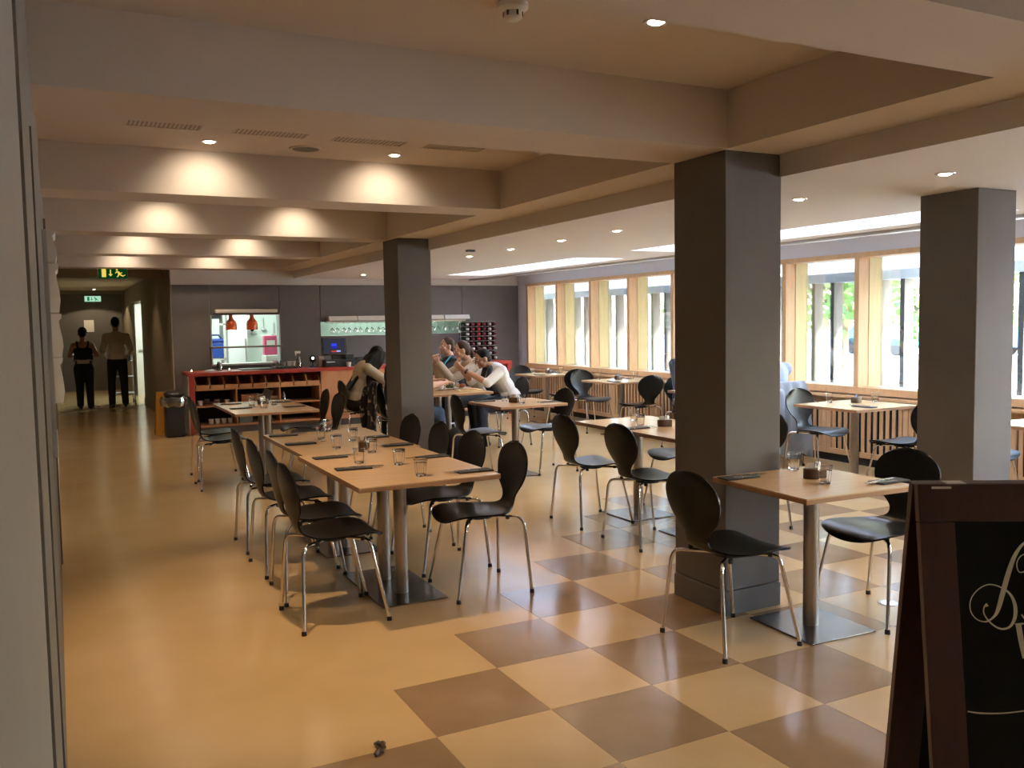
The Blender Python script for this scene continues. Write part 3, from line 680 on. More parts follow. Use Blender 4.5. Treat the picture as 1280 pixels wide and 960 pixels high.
plate(4.34, 10.85, .11, 'pasta in front of the man in dark navy', 'pasta', (M_food, M_tom), 7)

# ------------------------------------------------------------------ red counter and what stands on and in it
CZ = .885; CY = 13.25
ct = thing('service_counter', 'long red topped service counter with open cubbyholes along the back wall', 'counter', (0, CY, 0))
MB().box(1.62, 0, CZ-.05, 6.76, .60, CZ).build('red_top', M_red, ct)
MB().box(1.64, 0, .0, 1.72, .58, CZ-.05).build('red_end_panel', M_red, ct)
bx('edge_strip', M_alu, (1.625, .002, .0, 1.64, .58, CZ-.05), ct)
bx('back_panel', M_shade, (1.72, .50, .08, 6.7, .56, CZ-.05), ct)
bx('kick_board', M_door, (1.72, .06, 0, 6.72, .10, .10), ct)
bx('shelf', M_cwood, (1.72, .01, .10, 3.52, .50, .125), ct); bx('shelf', M_cwood, (1.72, .01, .385, 3.52, .50, .405), ct)
for x in (2.28, 2.90, 3.50): bx('divider', M_cwood, (x, .005, .10, x+.02, .50, .64), ct)
bx('tray_shelf', M_pwood, (1.72, .01, .625, 3.52, .50, .645), ct)
for k in range(9):
    x = 1.735 + k*.198; b = MB().box(x, .012, .645, x+.188, .022, .70).box(x, .48, .645, x+.188, .49, .80)
    b.prism([(.012, .645), (.49, .645), (.49, .80), (.10, .80), (.012, .70)], x, x+.006, Matrix(((0, 0, 1, 0), (1, 0, 0, 0), (0, 1, 0, 0), (0, 0, 0, 1))))
    b.prism([(.012, .645), (.49, .645), (.49, .80), (.10, .80), (.012, .70)], x+.182, x+.188, Matrix(((0, 0, 1, 0), (1, 0, 0, 0), (0, 1, 0, 0), (0, 0, 0, 1))))
    b.box(x, .012, .645, x+.188, .49, .650); b.build('cutlery_tray', M_pwood, ct)
bx('front_panel', M_cwood, (3.53, .01, .10, 6.0, .05, CZ-.05), ct)
bx('red_end_panel', M_red, (6.68, 0, 0, 6.76, .58, CZ-.05), ct); bx('red_end_panel', M_red, (6.0, 0, 0, 6.07, .58, CZ-.05), ct)
bx('shelf', M_cwood, (6.07, .02, .42, 6.68, .50, .44), ct)
rnd = random.Random(3)
SHLAB = ('upper left', 'lower left', 'middle', 'right')
M_clr = clear('clear_plastic', (.72, .72, .74), .08, .1)
cup_me = MB().lathe([(.03, 0), (.04, .07), (.037, .07), (.028, .005), (0, .005)], 14).mesh('cup', M_china, True)
bowl_me = MB().lathe([(.03, 0), (.07, .05), (.067, .05), (.03, .006), (0, .006)], 16).mesh('bowl', M_steel, True)
for n in range(8):
    tag(link('sauce_jar' if n % 2 else 'cup', bowl_me if n % 2 else cup_me), ('steel bowl' if n % 2 else 'white cup') + ', %s along the upper left counter shelf' % ORD[n], 'bowl' if n % 2 else 'cup', None, (1.80 + n*.062, CY + .12 + .12*(n % 3), .406))
for n in range(4):
    tag(link('cup', cup_me), 'white cup, %s along the lower left counter shelf' % ORD[n], 'cup', None, (1.95 + n*.09, CY + .2, .126))
t = thing('menu_folder', 'grey folder leaning on the middle counter shelf', 'folder', (2.72, CY+.2, .406)); b = bx('cover', M_frame, (-.07, -.006, 0, .07, .006, .2), t); b.rotation_euler = (.1, .35, 0)
tag(bx('storage_box', M_cwood, (2.38, CY+.15, .4055, 2.66, CY+.42, .53)), 'brown box on the middle counter shelf', 'box')
tag(bx('water_filter_box', mat('grey_green_box', (.10, .11, .085), .6), (2.33, CY+.08, .1255, 2.52, CY+.4, .33)), 'grey green box on the lower middle counter shelf', 'box')
tag(MB().lathe([(.035, 0), (.035, .1), (.012, .13), (.012, .15)], 12).build('water_bottle', M_clr, None, True), 'clear bottle with pale label on the right counter shelf', 'bottle', None, (2.98, CY+.1, .406))
# on top
M_flame = emission('candle_flame', (1, .78, .45), 14)
def tealight(x, y, label):
    t = thing('tealight', label, 'candle', (x, y, CZ+.0005)); MB().lathe([(.022, 0), (.024, .025), (.021, .025), (.02, .014), (0, .014)], 14).build('holder', M_glass, t, True)
    MB().lathe([(.002, .014), (.008, .022), (.001, .042)], 8).build('flame', M_flame, t, True)
tealight(1.70, CY+.12, 'lit tealight on the left corner of the red counter'); tealight(2.22, CY+.12, 'lit tealight below the left of the kitchen hatch')
t = thing('cloth', 'pale blue folded cloth on the red counter between two tealights', 'cloth', (1.95, CY+.2, CZ)); b = MB().ell((0, 0, .012), (.075, .06, .014), None, 12, 8).build('fold', mat('pale_blue_cloth', (.42, .50, .58), .9), t, True); MB().ell((.03, .02, .02), (.06, .04, .012), None, 12, 8).build('fold', MATS['pale_blue_cloth'], t, True)
t = thing('glass_jar', 'clear glass jar below the left corner of the kitchen hatch', 'jar', (2.12, CY+.35, CZ)); MB().lathe([(.04, 0), (.04, .09), (.03, .12), (.028, .12), (.036, .09), (.036, .006), (0, .006)], 14).build('jar_body', M_clr, t, True); MB().lathe([(.031, .12), (.031, .135)], 14).build('lid', M_alu, t, True)
tag(bx('tray', M_plast, (2.40, CY+.15, CZ+.0005, 2.86, CY+.5, CZ+.018), bevel=.005), 'flat black tray lying on the red counter below the hatch', 'tray')
tag(bx('tray', M_plast, (2.90, CY+.2, CZ+.0005, 3.22, CY+.5, CZ+.03), bevel=.005), 'black tray with small things beside the spray bottle', 'tray')
for n in range(6): tag(link('tumbler', GL['g']), '%s small clear glass from left in the cluster on the black counter tray' % ORD[n], 'glass', None, (2.93 + .055*(n % 3), CY + .28 + .09*(n//3), CZ + .031))
for n in range(3): tag(link('cup', cup_me), '%s white cup from left on the black tray by the spray bottle' % ORD[n], 'cup', None, (3.07 + .04*n + (.02 if n else 0), CY + .42 - .045*n*0, CZ + .031) if n == 0 else (3.07 + .058*n + .03, CY + .42, CZ + .031))
t = thing('spray_bottle', 'clear spray bottle with white trigger on the red counter', 'bottle', (3.27, CY+.3, CZ)); MB().lathe([(.045, 0), (.047, .12), (.03, .17), (.014, .20), (.014, .22)], 14).build('bottle', M_clr, t, True); MB().box(-.05, -.013, .22, .03, .013, .255).box(-.045, -.008, .19, -.035, .008, .22).build('trigger', M_paper, t)
t = thing('desk_lamp', 'small black round lamp with a bright spot beside the till', 'lamp', (3.50, CY+.35, CZ)); MB().lathe([(.05, 0), (.05, .012), (.01, .02), (.01, .08)], 14).build('base', M_plast, t, True); MB().ell((0, 0, .13), (.06, .06, .06)).build('head', M_plast, t, True); MB().ell((-.012, -.055, .14), (.02, .012, .02)).build('lamp', emission('small_lamp', (1, .9, .75), 5), t, True)
tag(bx('card_reader', mat('beige_plastic', (.30, .24, .18), .5), (3.58, CY+.3, CZ+.0005, 3.66, CY+.42, CZ+.17), bevel=.008), 'beige card reader standing left of the till', 'card reader')
t = thing('till', 'black till with a tilted touch screen showing blue and red boxes', 'till', (3.86, CY+.32, CZ)); bx('drawer', M_plast, (-.22, -.18, 0, .24, .2, .11), t, bevel=.006); bx('printer', M_plast, (.10, -.16, .11, .24, .1, .19), t, bevel=.01); bx('stand', M_plast, (-.06, -.04, .11, .06, .06, .2), t)
sc = MB().box(-.19, -.012, -.135, .19, .02, .135).build('screen_housing', M_plast, t, bevel=.006); sc.location = (-.03, -.02, .31); sc.rotation_euler = (-.22, 0, -.12)
for nm, c, s_, a in (('screen', (.045, .045, .07), .8, (-.165, -.0135, -.105, .165, -.012, .12)), ('blue_box', (.04, .06, .9), 1, (-.045, -.0145, .0, .035, -.0135, .045)), ('dark_blue_box', (.02, .02, .5), 1, (-.04, -.0145, -.035, .035, -.0135, -.005)), ('red_box', (.6, .06, .03), 1, (-.05, -.0145, -.09, .03, -.0135, -.07)), ('pale_box', (.35, .45, .9), 1, (.03, -.0145, -.09, .09, -.0135, -.065))):
    bx(nm, emission('scr_' + nm, c, s_), a, sc)
bx('label_strip', M_paper, (-.2, -.183, .07, -.07, -.1805, .085), t)
tag(link('cup', cup_me), 'white paper cup in front of the till on the red counter', 'cup', None, (3.98, CY+.06, CZ+.0005))
t = thing('plastic_tub', 'clear plastic tub right of the till', 'tub', (4.24, CY+.35, CZ)); bx('tub', M_clr, (-.08, -.1, 0, .08, .1, .12), t, bevel=.02); bx('rim', M_clr, (-.085, -.105, .12, .085, .105, .13), t)
tag(MB().ell((0, 0, .035), (.035, .035, .035)).build('ornament', M_plast, None, True), 'small dark round ornament at the right of the plastic tub', 'ornament', None, (4.42, CY+.3, CZ))
tag(bx('price_card', mat('violet_card', (.20, .16, .26), .6), (3.34, CY+.06, CZ+.0005, 3.52, CY+.16, CZ+.008)), 'small violet card lying at the front of the red counter', 'card')

# kitchen hatch fittings
t = thing('hatch_light', 'long pale light cover mounted above the square kitchen hatch', 'light', (0, YB-.012, 0)); bx('cover', M_white, (HX0+.07, -.10, 1.735, HX1-.05, 0, 1.79), t, bevel=.012)
for n, x in enumerate((2.42, 2.735)):
    t = thing('heat_lamp', '%s of two orange heat lamps hanging in the kitchen hatch' % ('left', 'right')[n], 'lamp', (x, YB+.06, 0))
    MB().lathe([(.075, 1.475), (.085, 1.475), (.085, 1.56), (.078, 1.60), (.045, 1.635), (.03, 1.66), (.028, 1.725), (.02, 1.725), (.02, 1.66), (.07, 1.59)], 20).build('shade', M_orange, t, True)
    MB().ell((0, 0, 1.475), (.03, .03, .03)).build('bulb', M_plast if n else M_bulb, t, True)
tag(bx('pass_shelf', M_frame, (HX0-.02, YB-.10, 1.200, HX1+.04, YB+.12, 1.225)), 'thin metal pass shelf running across the kitchen hatch', 'shelf')
t = thing('shelf_unit', 'white kitchen shelf unit with black trays seen in the left of the hatch', 'shelf', (2.3, 16.0, 0))
for z in (.55, .95, 1.55): bx('shelf', M_white, (-.5, 0, z, .32, .4, z+.03), t)
for x in (-.5, .28): bx('upright', M_white, (x, 0, .005, x+.04, .4, 1.75), t)
for n, (x, w_, z) in enumerate(((1.85, .55, 1.581), (2.25, .3, 1.662))): tag(bx('baking_tray', M_plast, (x, 16.02, z, x+w_, 16.38, z+.08), bevel=.01), ('lower' if n == 0 else 'upper') + ' black baking tray on the kitchen shelf unit', 'tray')
M_blue = mat('blue_plastic', (.03, .08, .42), .35)
t = thing('cool_box', 'blue box with a handle on the kitchen shelf unit', 'box', (2.45, 16.2, .981)); bx('body', M_blue, (-.16, -.15, 0, .16, .15, .28), t, bevel=.02); bx('lid', M_blue, (-.17, -.16, .28, .17, .16, .34), t, bevel=.02); MB().tube([(-.12, 0, .33), (-.08, 0, .40), (.08, 0, .40), (.12, 0, .33)], .014, 8).build('handle', M_blue, t, True)
t = thing('fridge', 'tall white fridge in the middle of the kitchen behind the hatch', 'fridge', (2.95, 16.5, .004)); bx('body', M_white, (-.22, 0, 0, .12, .6, 1.9), t); bx('door', mat('fridge_white', (.85, .85, .85), .3), (-.22, -.04, .1, .12, 0, 1.9), t, bevel=.01); bx('handle', M_alu, (.07, -.08, .9, .09, -.04, 1.3), t)
M_pink = mat('pink_plastic', (.55, .07, .17), .4)
t = thing('pink_container', 'pink container with white label hanging on the kitchen wall', 'container', (3.28, 15.6, 1.0)); bx('body', M_pink, (-.11, -.08, .03, .11, .08, .36), t, bevel=.02); bx('label', M_paper, (-.07, -.084, .2, .07, -.0805, .28), t)
t = thing('worktop', 'steel kitchen worktop behind the right half of the hatch', 'worktop', (3.6, 15.3, .004)); bx('top', M_alu, (-.75, 0, .86, .8, .6, .90), t)
for x in (-.7, .72): bx('leg', M_alu, (x, .03, 0, x+.04, .07, .86), t); bx('leg', M_alu, (x, .53, 0, x+.04, .57, .86), t)
tag(bx('storage_box', M_white, (3.17, 15.4, .9045, 3.38, 15.75, 1.02)), 'white tub under the pink container on the worktop', 'tub')
for n, (x, z) in enumerate(((3.35, 1.42), (3.55, 1.48), (3.75, 1.38))):
    t = thing('ladle', '%s hanging kitchen ladle from the left seen through the hatch' % ORD[n], 'ladle', (x, 17.38, z)); MB().tube([(0, 0, .2), (0, 0, .0)], .008, 6).build('handle', M_alu, t, True); MB().ell((0, -.02, -.03), (.05, .03, .04)).build('bowl', M_alu, t, True)

# long glass rack hatch
for n, (x0, x1) in enumerate(((3.90, 4.36), (4.38, 4.86), (4.90, 5.38), (5.40, 5.88), (5.90, 6.36))):
    t = thing('rack_light', '%s white light cover from the left above the hanging wine glasses' % ORD[n], 'light', ((x0+x1)/2, YB-.012, 0), 0, 'white light covers over the glass rack')
    h_ = (x1-x0)/2; MB().prism([(0, 1.585), (-.14, 1.585), (-.16, 1.60), (-.13, 1.665), (0, 1.665)], -h_, h_, Matrix(((0, 0, 1, 0), (1, 0, 0, 0), (0, 1, 0, 0), (0, 0, 0, 1)))).build('cover', M_white, t)
wg = MB().lathe([(.034, .16), (.034, .157), (.005, .15), (.004, .085), (.012, .078), (.034, .055), (.040, .03), (.034, 0), (.032, 0), (.037, .03), (.03, .055), (.002, .075)], 12).mesh('wine_glass', M_glass, True)
for n in range(24):
    x = 3.97 + n*.097
    o = tag(link('wine_glass', wg), 'upside down wine glass, %s from the left in the %s half of the lit rack' % (ORD[n % 12], 'left' if n < 12 else 'right'), 'wine glass', 'wine glasses hanging in the lit rack', (x, YB - .07 + .05*(n % 2), 1.395))
struct(bx('wall_kitchen', mat('green_grey_tiles', (.30, .38, .33), .35, noise=.25, scale=5), (3.95, 14.75, 1.1, 6.6, 14.8, 2.1)))
tube_fitting('added unseen strip light brightening the inside of the glass rack hatch', (5.0, 14.55, 2.0), 2.0, 16, (.82, 1, .90), 4, PI/2)  # hidden fitting added to light the green panel and hanging glasses
rk = thing('glass_rack', 'metal rail rack holding the upside down wine glasses over the bar', 'rack', (0, YB, 0))
for y in (-.10, -.045, .01, .05): MB().tube([(3.88, y, 1.561), (6.30, y, 1.561)], .006, 6).build('rail', M_alu, rk, True)
MB().box(3.87, -.11, 1.567, 6.31, -.012, 1.58).build('bracket', M_alu, rk)

# wine rack
wr = thing('wine_rack', 'wall mounted wire wine rack full of bottles above the red counter end', 'wine rack', (0, YB-.012, 0))
for k in range(7): MB().tube([(6.20 + k*.105, -.10, .86), (6.20 + k*.105, -.10, 1.53)], .006, 6).build('upright', M_alu, wr, True)
for k in range(9): MB().box(6.20, -.19, .874 + k*.083, 6.83, -.185, .877 + k*.083).box(6.20, -.05, .874 + k*.083, 6.83, -.045, .877 + k*.083).build('shelf_wire', M_alu, wr)
bt = MB().lathe([(.036, 0), (.037, .02), (.037, .18), (.025, .22), (.0135, .245), (.013, .262)], 14).mesh('bottle_body', mat('wine_glass_dark', (.012, .012, .01), .12), True)
caps = [MB().lathe([(.016, .215), (.021, .300), (.018, .307)], 12).mesh('foil_cap', mat('foil_' + n_, c, .3, .3), True) for n_, c in (('purple', (.22, .03, .07)), ('red', (.60, .03, .035)), ('silver', (.80, .78, .76)), ('black', (.02, .02, .02)))]
CN = ('purple', 'red', 'silver', 'black')
for r in range(8):
    for c in range(6):
        ci = (2, 0, 1, 0, 2, 0)[c] if r > 3 else (0, 2, 0, 2, 0, 2)[(c + r) % 6]
        t = thing('wine_bottle', '%s capped wine bottle, %s row from the top, %s column of the rack' % (CN[ci], ORD[7-r], ORD[c]), 'bottle', (6.252 + c*.105, YB - .016, .9155 + r*.083), 0, 'bottles in the wine rack')
        t.rotation_euler = (PI/2, 0, 0); link('bottle_body', bt, t); link('foil_cap', caps[ci], t)

# bin, wet floor sign, debris, floor light
t = thing('bin', 'black swing lid bin with a clear liner beside the counter', 'bin', (1.44, 13.30, 0))
MB().prism([(-.13, -.13), (.13, -.13), (.13, .13), (-.13, .13)], 0, .52).build('body', M_plast, t, bevel=.02)
MB().box(-.145, -.145, .52, .145, .145, .55).build('collar', M_plast, t, bevel=.01); lid = MB().box(-.13, -.13, .55, .13, .13, .65).build('lid', M_plast, t, bevel=.045)
bx('flap', M_alu, (-.05, -.138, .60, .05, -.132, .615), t)
lin = MB(); n = 24; pts = []
for z, r in ((.56, .150), (.52, .162), (.46, .156), (.43, .150)): pts += [((r + .006*math.sin(k*2.3))*math.cos(2*PI*k/n)*1.15, (r + .006*math.sin(k*1.7))*math.sin(2*PI*k/n)*1.15, z + .012*math.sin(k*1.9)) for k in range(n)]
lin.add(pts, [(j*n+k, j*n+(k+1) % n, (j+1)*n+(k+1) % n, (j+1)*n+k) for j in range(3) for k in range(n)]).build('liner', clear('liner_plastic', (.62, .60, .56), .2, .25), t, True)
t = thing('wet_floor_sign', 'orange yellow folding wet floor sign behind the black bin', 'sign', (1.34, 13.62, 0))
M_wet = mat('orange_yellow_plastic', (.62, .30, .04), .4)
for s_, nm in ((-1, 'front_board'), (1, 'rear_board')):
    b = MB().prism([(-.14, 0), (.14, 0), (.10, .62), (-.10, .62)], -.006, .006, Matrix.Rotation(PI/2, 4, 'X')).build(nm, M_wet, t); b.location = (0, s_*.11, .004); b.rotation_euler = (s_*.17, 0, 0)
for n, (x, y, a) in enumerate(((.965, 2.99, .3), (1.00, 3.04, 1.2), (.985, 3.055, 2.2))):
    tag(MB().tube([(-.018, 0, .008), (0, .006, .016), (.018, 0, .007)], [.008, .010, .006], 7).build('leaf_scrap', M_block, None, True), '%s of three brown scraps lying on the near floor' % ('left', 'middle', 'right')[n], 'scrap', None, (x, y, .001), a)
t = thing('floor_uplight', 'round glowing uplight set in the floor beside the chalkboard stand', 'floor light', (3.92, 3.275, .0012))
MB().lathe([(.040, 0), (.040, .003), (.055, .003), (.058, 0)], 24).build('ring', M_alu, t, True); MB().lathe([(.040, .0), (.040, .002)], 24).build('lens', emission('uplight_lens', (.8, .85, 1), 3.5), t)

# ------------------------------------------------------------------ chalkboard stand
ab = thing('chalkboard_stand', 'mahogany framed folding chalkboard stand with cream script lettering, nearest on the right', 'chalkboard', (2.015, 1.612, 0), math.atan2(-.51, .86))
BW, BH = .62, 1.10
tilt = math.atan(.205/BH)
def board_panel(nm, sgn):
    root = MB().box(.0, -.012, BH-.097, BW, .012, BH).build(nm, M_mahog, ab, bevel=.003)     # top rail carries the rest
    return root
for nm, sg in (('front_frame', -1), ('rear_frame', 1)):
    mb = MB().box(0, -.013, 0, .09, .013, BH-.099).box(BW-.09, -.013, 0, BW, .013, BH-.099).box(.0, -.014, BH-.097, BW, .014, BH).box(.09, -.012, .06, BW-.09, .012, .15)
    f = mb.build(nm, M_mahog, ab, bevel=.002)
    f.matrix_local = Matrix.Translation((0, sg*.016, 0)) @ Matrix.Translation((0, 0, BH)) @ Matrix.Rotation(sg*tilt, 4, 'X') @ Matrix.Translation((0, 0, -BH/math.cos(tilt)*math.cos(tilt)))
    bd = bx('board', M_board, (.088, -.006, .145, BW-.088, .006, BH-.095), f)
    if sg < 0: front_frame = f
    else: rear_frame = f
for x in (.08, BW-.14): bx('hinge', M_alu, (x, -.02, BH, x+.05, .02, BH+.003), ab)
tag_strip = bx('sticker', M_paper, (.035, -.0155, BH-.012, .085, -.0145, BH-.006), front_frame)
def ribbon(name, P, W, m, parent, y=-.0075):
    P = catmull([(p[0], p[1], q) for p, q in zip(P, W)], 6); vs = []; n = len(P)
    for i, (x, z, q) in enumerate(P):
        a = P[max(i-1, 0)]; b = P[min(i+1, n-1)]; dx, dz = b[0]-a[0], b[1]-a[1]; L = math.hypot(dx, dz) or 1; nx, nz = -dz/L*q/2, dx/L*q/2
        vs += [(x+nx, y, z+nz), (x-nx, y, z-nz), (x+nx, y+.0008, z+nz), (x-nx, y+.0008, z-nz)]
    fs = []
    for i in range(n-1):
        o = 4*i; fs += [(o, o+4, o+5, o+1), (o+2, o+3, o+7, o+6), (o, o+2, o+6, o+4), (o+1, o+5, o+7, o+3)]
    fs += [(0, 1, 3, 2), (4*n-4, 4*n-2, 4*n-1, 4*n-3)]
    return MB().add(vs, fs).build(name, m, parent)
def bp(p):        # drawing grid of the lettering (left edge of frame at 37, top at 105; 1140 units per metre)
    return ((p[0]-88-.07*(p[1]-105))/1260, BH - (p[1]-105)/1195)
sw = [(318,475),(307,484),(308,505),(330,532),(360,548),(388,542),(404,515),(405,480),(392,447),(365,425),(325,414),(290,428),(266,458),(264,492),(282,518),(312,527),(338,512),(352,488),(366,440),(382,385),(402,330),(428,292),(455,278),(480,292),(484,325),(468,352),(440,372),(418,376),(410,352),(420,330),(440,318)]
ww_ = [.012,.004,.004,.005,.006,.007,.011,.012,.008,.005,.004,.003,.003,.003,.003,.004,.007,.013,.016,.016,.013,.008,.005,.006,.010,.009,.005,.003,.003,.003,.003]
ribbon('script_letter', [bp(p) for p in sw], [v*.78 for v in ww_], M_chalk, front_frame)
ribbon('script_letter', [bp(p) for p in ((440,376),(480,385),(500,430),(482,490),(445,520),(425,505))], [.003,.006,.014,.014,.006,.003], M_chalk, front_frame)
ribbon('print_letter', [bp(p) for p in ((415,533),(424,585),(434,636))], [.014,.013,.009], M_chalk, front_frame)
ribbon('print_letter', [bp(p) for p in ((434,636),(452,560))], [.006,.006], M_chalk, front_frame)
ribbon('print_letter', [bp(p) for p in ((452,560),(464,600),(473,636))], [.012,.012,.009], M_chalk, front_frame)
ribbon('print_letter', [bp(p) for p in ((473,636),(494,535))], [.006,.006], M_chalk, front_frame)
ribbon('print_letter', [bp(p) for p in ((405,534),(432,532))], [.004,.004], M_chalk, front_frame)
ribbon('chalk_line', [bp(p) for p in ((257,795),(300,800),(370,799),(440,791),(540,780),(600,783))], [.003,.004,.003,.003,.003,.002], M_chalk, front_frame)

# ------------------------------------------------------------------ people
def V(*a): return Vector(a)
def hand_mb(mb, wrist, d, palm, side, curl=.5, s=1.0):
    """palm and five fingers; d = pointing direction, palm = direction the palm faces, side = +1/-1 for thumb side along d x palm"""
    d = d.normalized(); palm = (palm - d*palm.dot(d)).normalized(); a = d.cross(palm)*side
    k0 = wrist + d*.02*s
    for q in (-1.5, -.5, .5, 1.5):
        mb.tube([k0 + a*q*.010*s, k0 + d*.075*s + a*q*.019*s], [.013*s, .0115*s], 8, True)
    for q, L in ((-1.5, .060), (-.5, .074), (.5, .080), (1.5, .072)):
        p = k0 + d*.078*s + a*q*.0205*s; dd = d; pts = [p]
        for seg in (.45, .32, .23):
            ang = curl*(.55 if seg == .45 else .9); dd = (dd*math.cos(ang) + palm*math.sin(ang)).normalized(); p = p + dd*L*seg*s; pts.append(p)
        mb.tube(pts, [.0088*s, .0085*s, .008*s, .007*s], 7, True)
    tb = wrist + d*.035*s + a*.028*s; td = (d*.55 + a*.75 + palm*.35).normalized()
    mb.tube([tb - a*.01*s, tb + td*.035*s, tb + td*.05*s + d*.018*s + palm*.006*s], [.013*s, .0105*s, .008*s], 7, True)
def person(label, loc, rz, J, skin, shirt=None, trousers=None, hair=None, shoes=None, sleeve=1.0, extra=None, voxel=.007, female=False, group=None, face=True):
    t = thing('person', label, 'person', loc, rz, group)
    pel, she, nk_, hd = J['pelvis'], J['chest'], J['neck'], J['head']
    up = (she - pel).normalized(); HR = Matrix.Rotation(J.get('yaw', 0), 3, 'Z') @ Matrix.Rotation(-J.get('pitch', 0), 3, 'X')
    TR = Matrix.Rotation(-math.atan2(up.y, up.z), 3, 'X'); sw_ = .155 if female else .18
    b = MB()
    b.ell(pel, (.15, .105, .12), TR); b.ell(pel + (she-pel)*.45, (.125, .088, .16), TR); b.ell(pel + (she-pel)*.82, (.15 if female else .165, .105, .15), TR)
    shl = {s: she + TR @ V(s*sw_, 0, -.02) for s in (-1, 1)}
    b.tube([shl[-1], shl[1]], [.055, .055], 10, True)
    b.tube([she + up*.0, nk_, hd - HR @ V(0, .01, .05)], [.062, .052, .05], 10, True)
    def H(x, y, z): return hd + HR @ V(x, y, z)
    b.ell(hd + HR @ V(0, -.008, .02), (.074, .094, .098), HR, 18, 12); b.ell(H(0, .022, -.045), (.054, .066, .066), HR, 16, 10)
    b.ell(H(0, .075, -.085), (.026, .02, .02), HR); b.tube([H(0, .082, .015), H(0, .105, -.022)], [.009, .014], 8, True)
    b.tube([H(-.04, .078, .03), H(0, .088, .028), H(.04, .078, .03)], .012, 8, True)
    for s in (-1, 1):
        b.ell(H(s*.078, -.005, -.008), (.012, .022, .032), HR); b.ell(H(s*.045, .058, -.03), (.022, .022, .022), HR)
        el, wr_ = J['elbow'][s], J['wrist'][s]
        b.tube([shl[s], el], [.048, .038], 10, True); b.tube([el, (el*2+wr_)/3, wr_], [.040, .040, .027], 10, True)
        hdv = J.get('hand', {}).get(s) or ((wr_-el).normalized(), V(-s, 0, 0))
        hand_mb(b, wr_, hdv[0], hdv[1], J.get('thumb', {}).get(s, 1), J.get('curl', .5))
        hip, kn_, an = J['hip'][s], J['knee'][s], J['ankle'][s]
        b.tube([hip, kn_], [.082, .055], 10, True); b.tube([kn_, (kn_*2+an)/3, an], [.054, .052, .036], 10, True)
        fd = J['foot'][s]; b.tube([an + V(0, 0, -.03) - fd*.03, an + fd*.16 + V(0, 0, -.045)], [.034, .028], 8, True)
    body = remesh(b, 'body', skin, t, voxel, 3)
    if face:
        for s in (-1, 1):
            e = MB(); e.ell(H(s*.032, .078, .008), (.0125, .0125, .0095), HR, 10, 8); e.build('eye', mat('eye_white', (.55, .52, .48), .3), t, True)
            e = MB(); e.ell(H(s*.032, .0885, .008), (.0055, .004, .0055), HR, 8, 6); e.build('iris', M_rub, t, True)
            MB().tube([H(s*.05, .078, .034), H(s*.03, .092, .040), H(s*.012, .092, .034)], [.003, .0045, .004], 6, True).build('eyebrow', hair or M_hairb, t, True)
        MB().tube([H(-.024, .084, -.055), H(0, .093, -.053), H(.024, .084, -.055)], [.004, .008, .004], 7, True).build('lips', mat('lips', (.36, .13, .11), .5), t, True)
    if shirt:
        c = MB(); g = .016
        c.ell(pel + up*.03, (.15+g, .105+g, .13+g), TR); c.ell(pel + (she-pel)*.45, (.13+g, .095+g, .17+g), TR); c.ell(pel + (she-pel)*.82, ((.15 if female else .165)+g, .105+g, .15+g), TR)
        c.tube([shl[-1], shl[1]], .055+g, 10, True); c.tube([she, she + (nk_-she)*.55], [.07, .062], 10, True)
        for s in (-1, 1):
            el, wr_ = J['elbow'][s], J['wrist'][s]
            if sleeve <= .5: c.tube([shl[s], shl[s] + (el-shl[s])*sleeve*2], [.050+g, .046+g], 10, True)
            else:
                c.tube([shl[s], el], [.050+g, .042+g], 10, True); e_ = el + (wr_-el)*min(1, (sleeve-.5)*2)*.93; c.tube([el, e_], [.044+g, .034+g], 10, True)
        remesh(c, 'shirt', shirt, t, .010, 4)
    if trousers:
        c = MB(); g = .014; c.ell(pel, (.15+g, .105+g, .115+g), TR)
        for s in (-1, 1):
            hip, kn_, an = J['hip'][s], J['knee'][s], J['ankle'][s]
            c.tube([hip, kn_], [.086+g, .062+g], 10, True); c.tube([kn_, an + V(0, 0, .0)], [.060+g, .048+g], 10, True)
        remesh(c, 'trousers', trousers, t, .011, 4)
    if shoes:
        for s in (-1, 1):
            an, fd = J['ankle'][s], J['foot'][s]; c = MB()
            c.tube([an - fd*.045 + V(0, 0, -.038), an + fd*.07 + V(0, 0, -.04), an + fd*.18 + V(0, 0, -.048)], [.040, .042, .030], 8, True)
            remesh(c, 'shoe', shoes, t, .010, 2)
    if hair:
        c = MB(); c.ell(hd + HR @ V(0, -.020, .034), (.081, .094, .095), HR, 18, 12); c.ell(hd + HR @ V(0, -.055, -.015), (.066, .058, .075), HR, 14, 10)
        if extra == 'long':
            for q in range(9):
                x = -.075 + .15*q/8; c.tube([hd + HR @ V(x*.9, -.03, .06), hd + HR @ V(x*1.25, -.075, -.06), hd + HR @ V(x*1.3, -.07, -.2) + V(0, -.03, -.02), pel + (she-pel)*.35 + V(x*1.2, -.135, 0)], [.03, .034, .03, .012], 7, True)
            for q in range(6):
                yy = -.05 + .022*q; c.tube([hd + HR @ V(.055, yy, .07), hd + HR @ V(.092, yy + .01, -.05), hd + HR @ V(.095, yy, -.2), she + V(.19 - .01*q, -.03 + .035*q, -.20)], [.026, .030, .028, .014], 7, True)
            for s in (-1, 1):
                for dx in (0, .012): c.tube([hd + HR @ V(s*.065, .0, .06), hd + HR @ V(s*(.085+dx), .04, -.05), hd + HR @ V(s*.085, .03, -.18), she + V(s*.12, .10, -.16)], [.028, .030, .026, .012], 7, True)
        if extra == 'bun': c.ell(hd + HR @ V(0, -.115, .05), (.04, .038, .04), HR)
        if extra == 'tied': c.tube([hd + HR @ V(0, -.11, .0), hd + HR @ V(0, -.13, -.08), hd + HR @ V(0, -.11, -.16)], [.03, .028, .012], 8, True)
        remesh(c, 'hair', hair, t, .009, 3)
    return t, H, shl
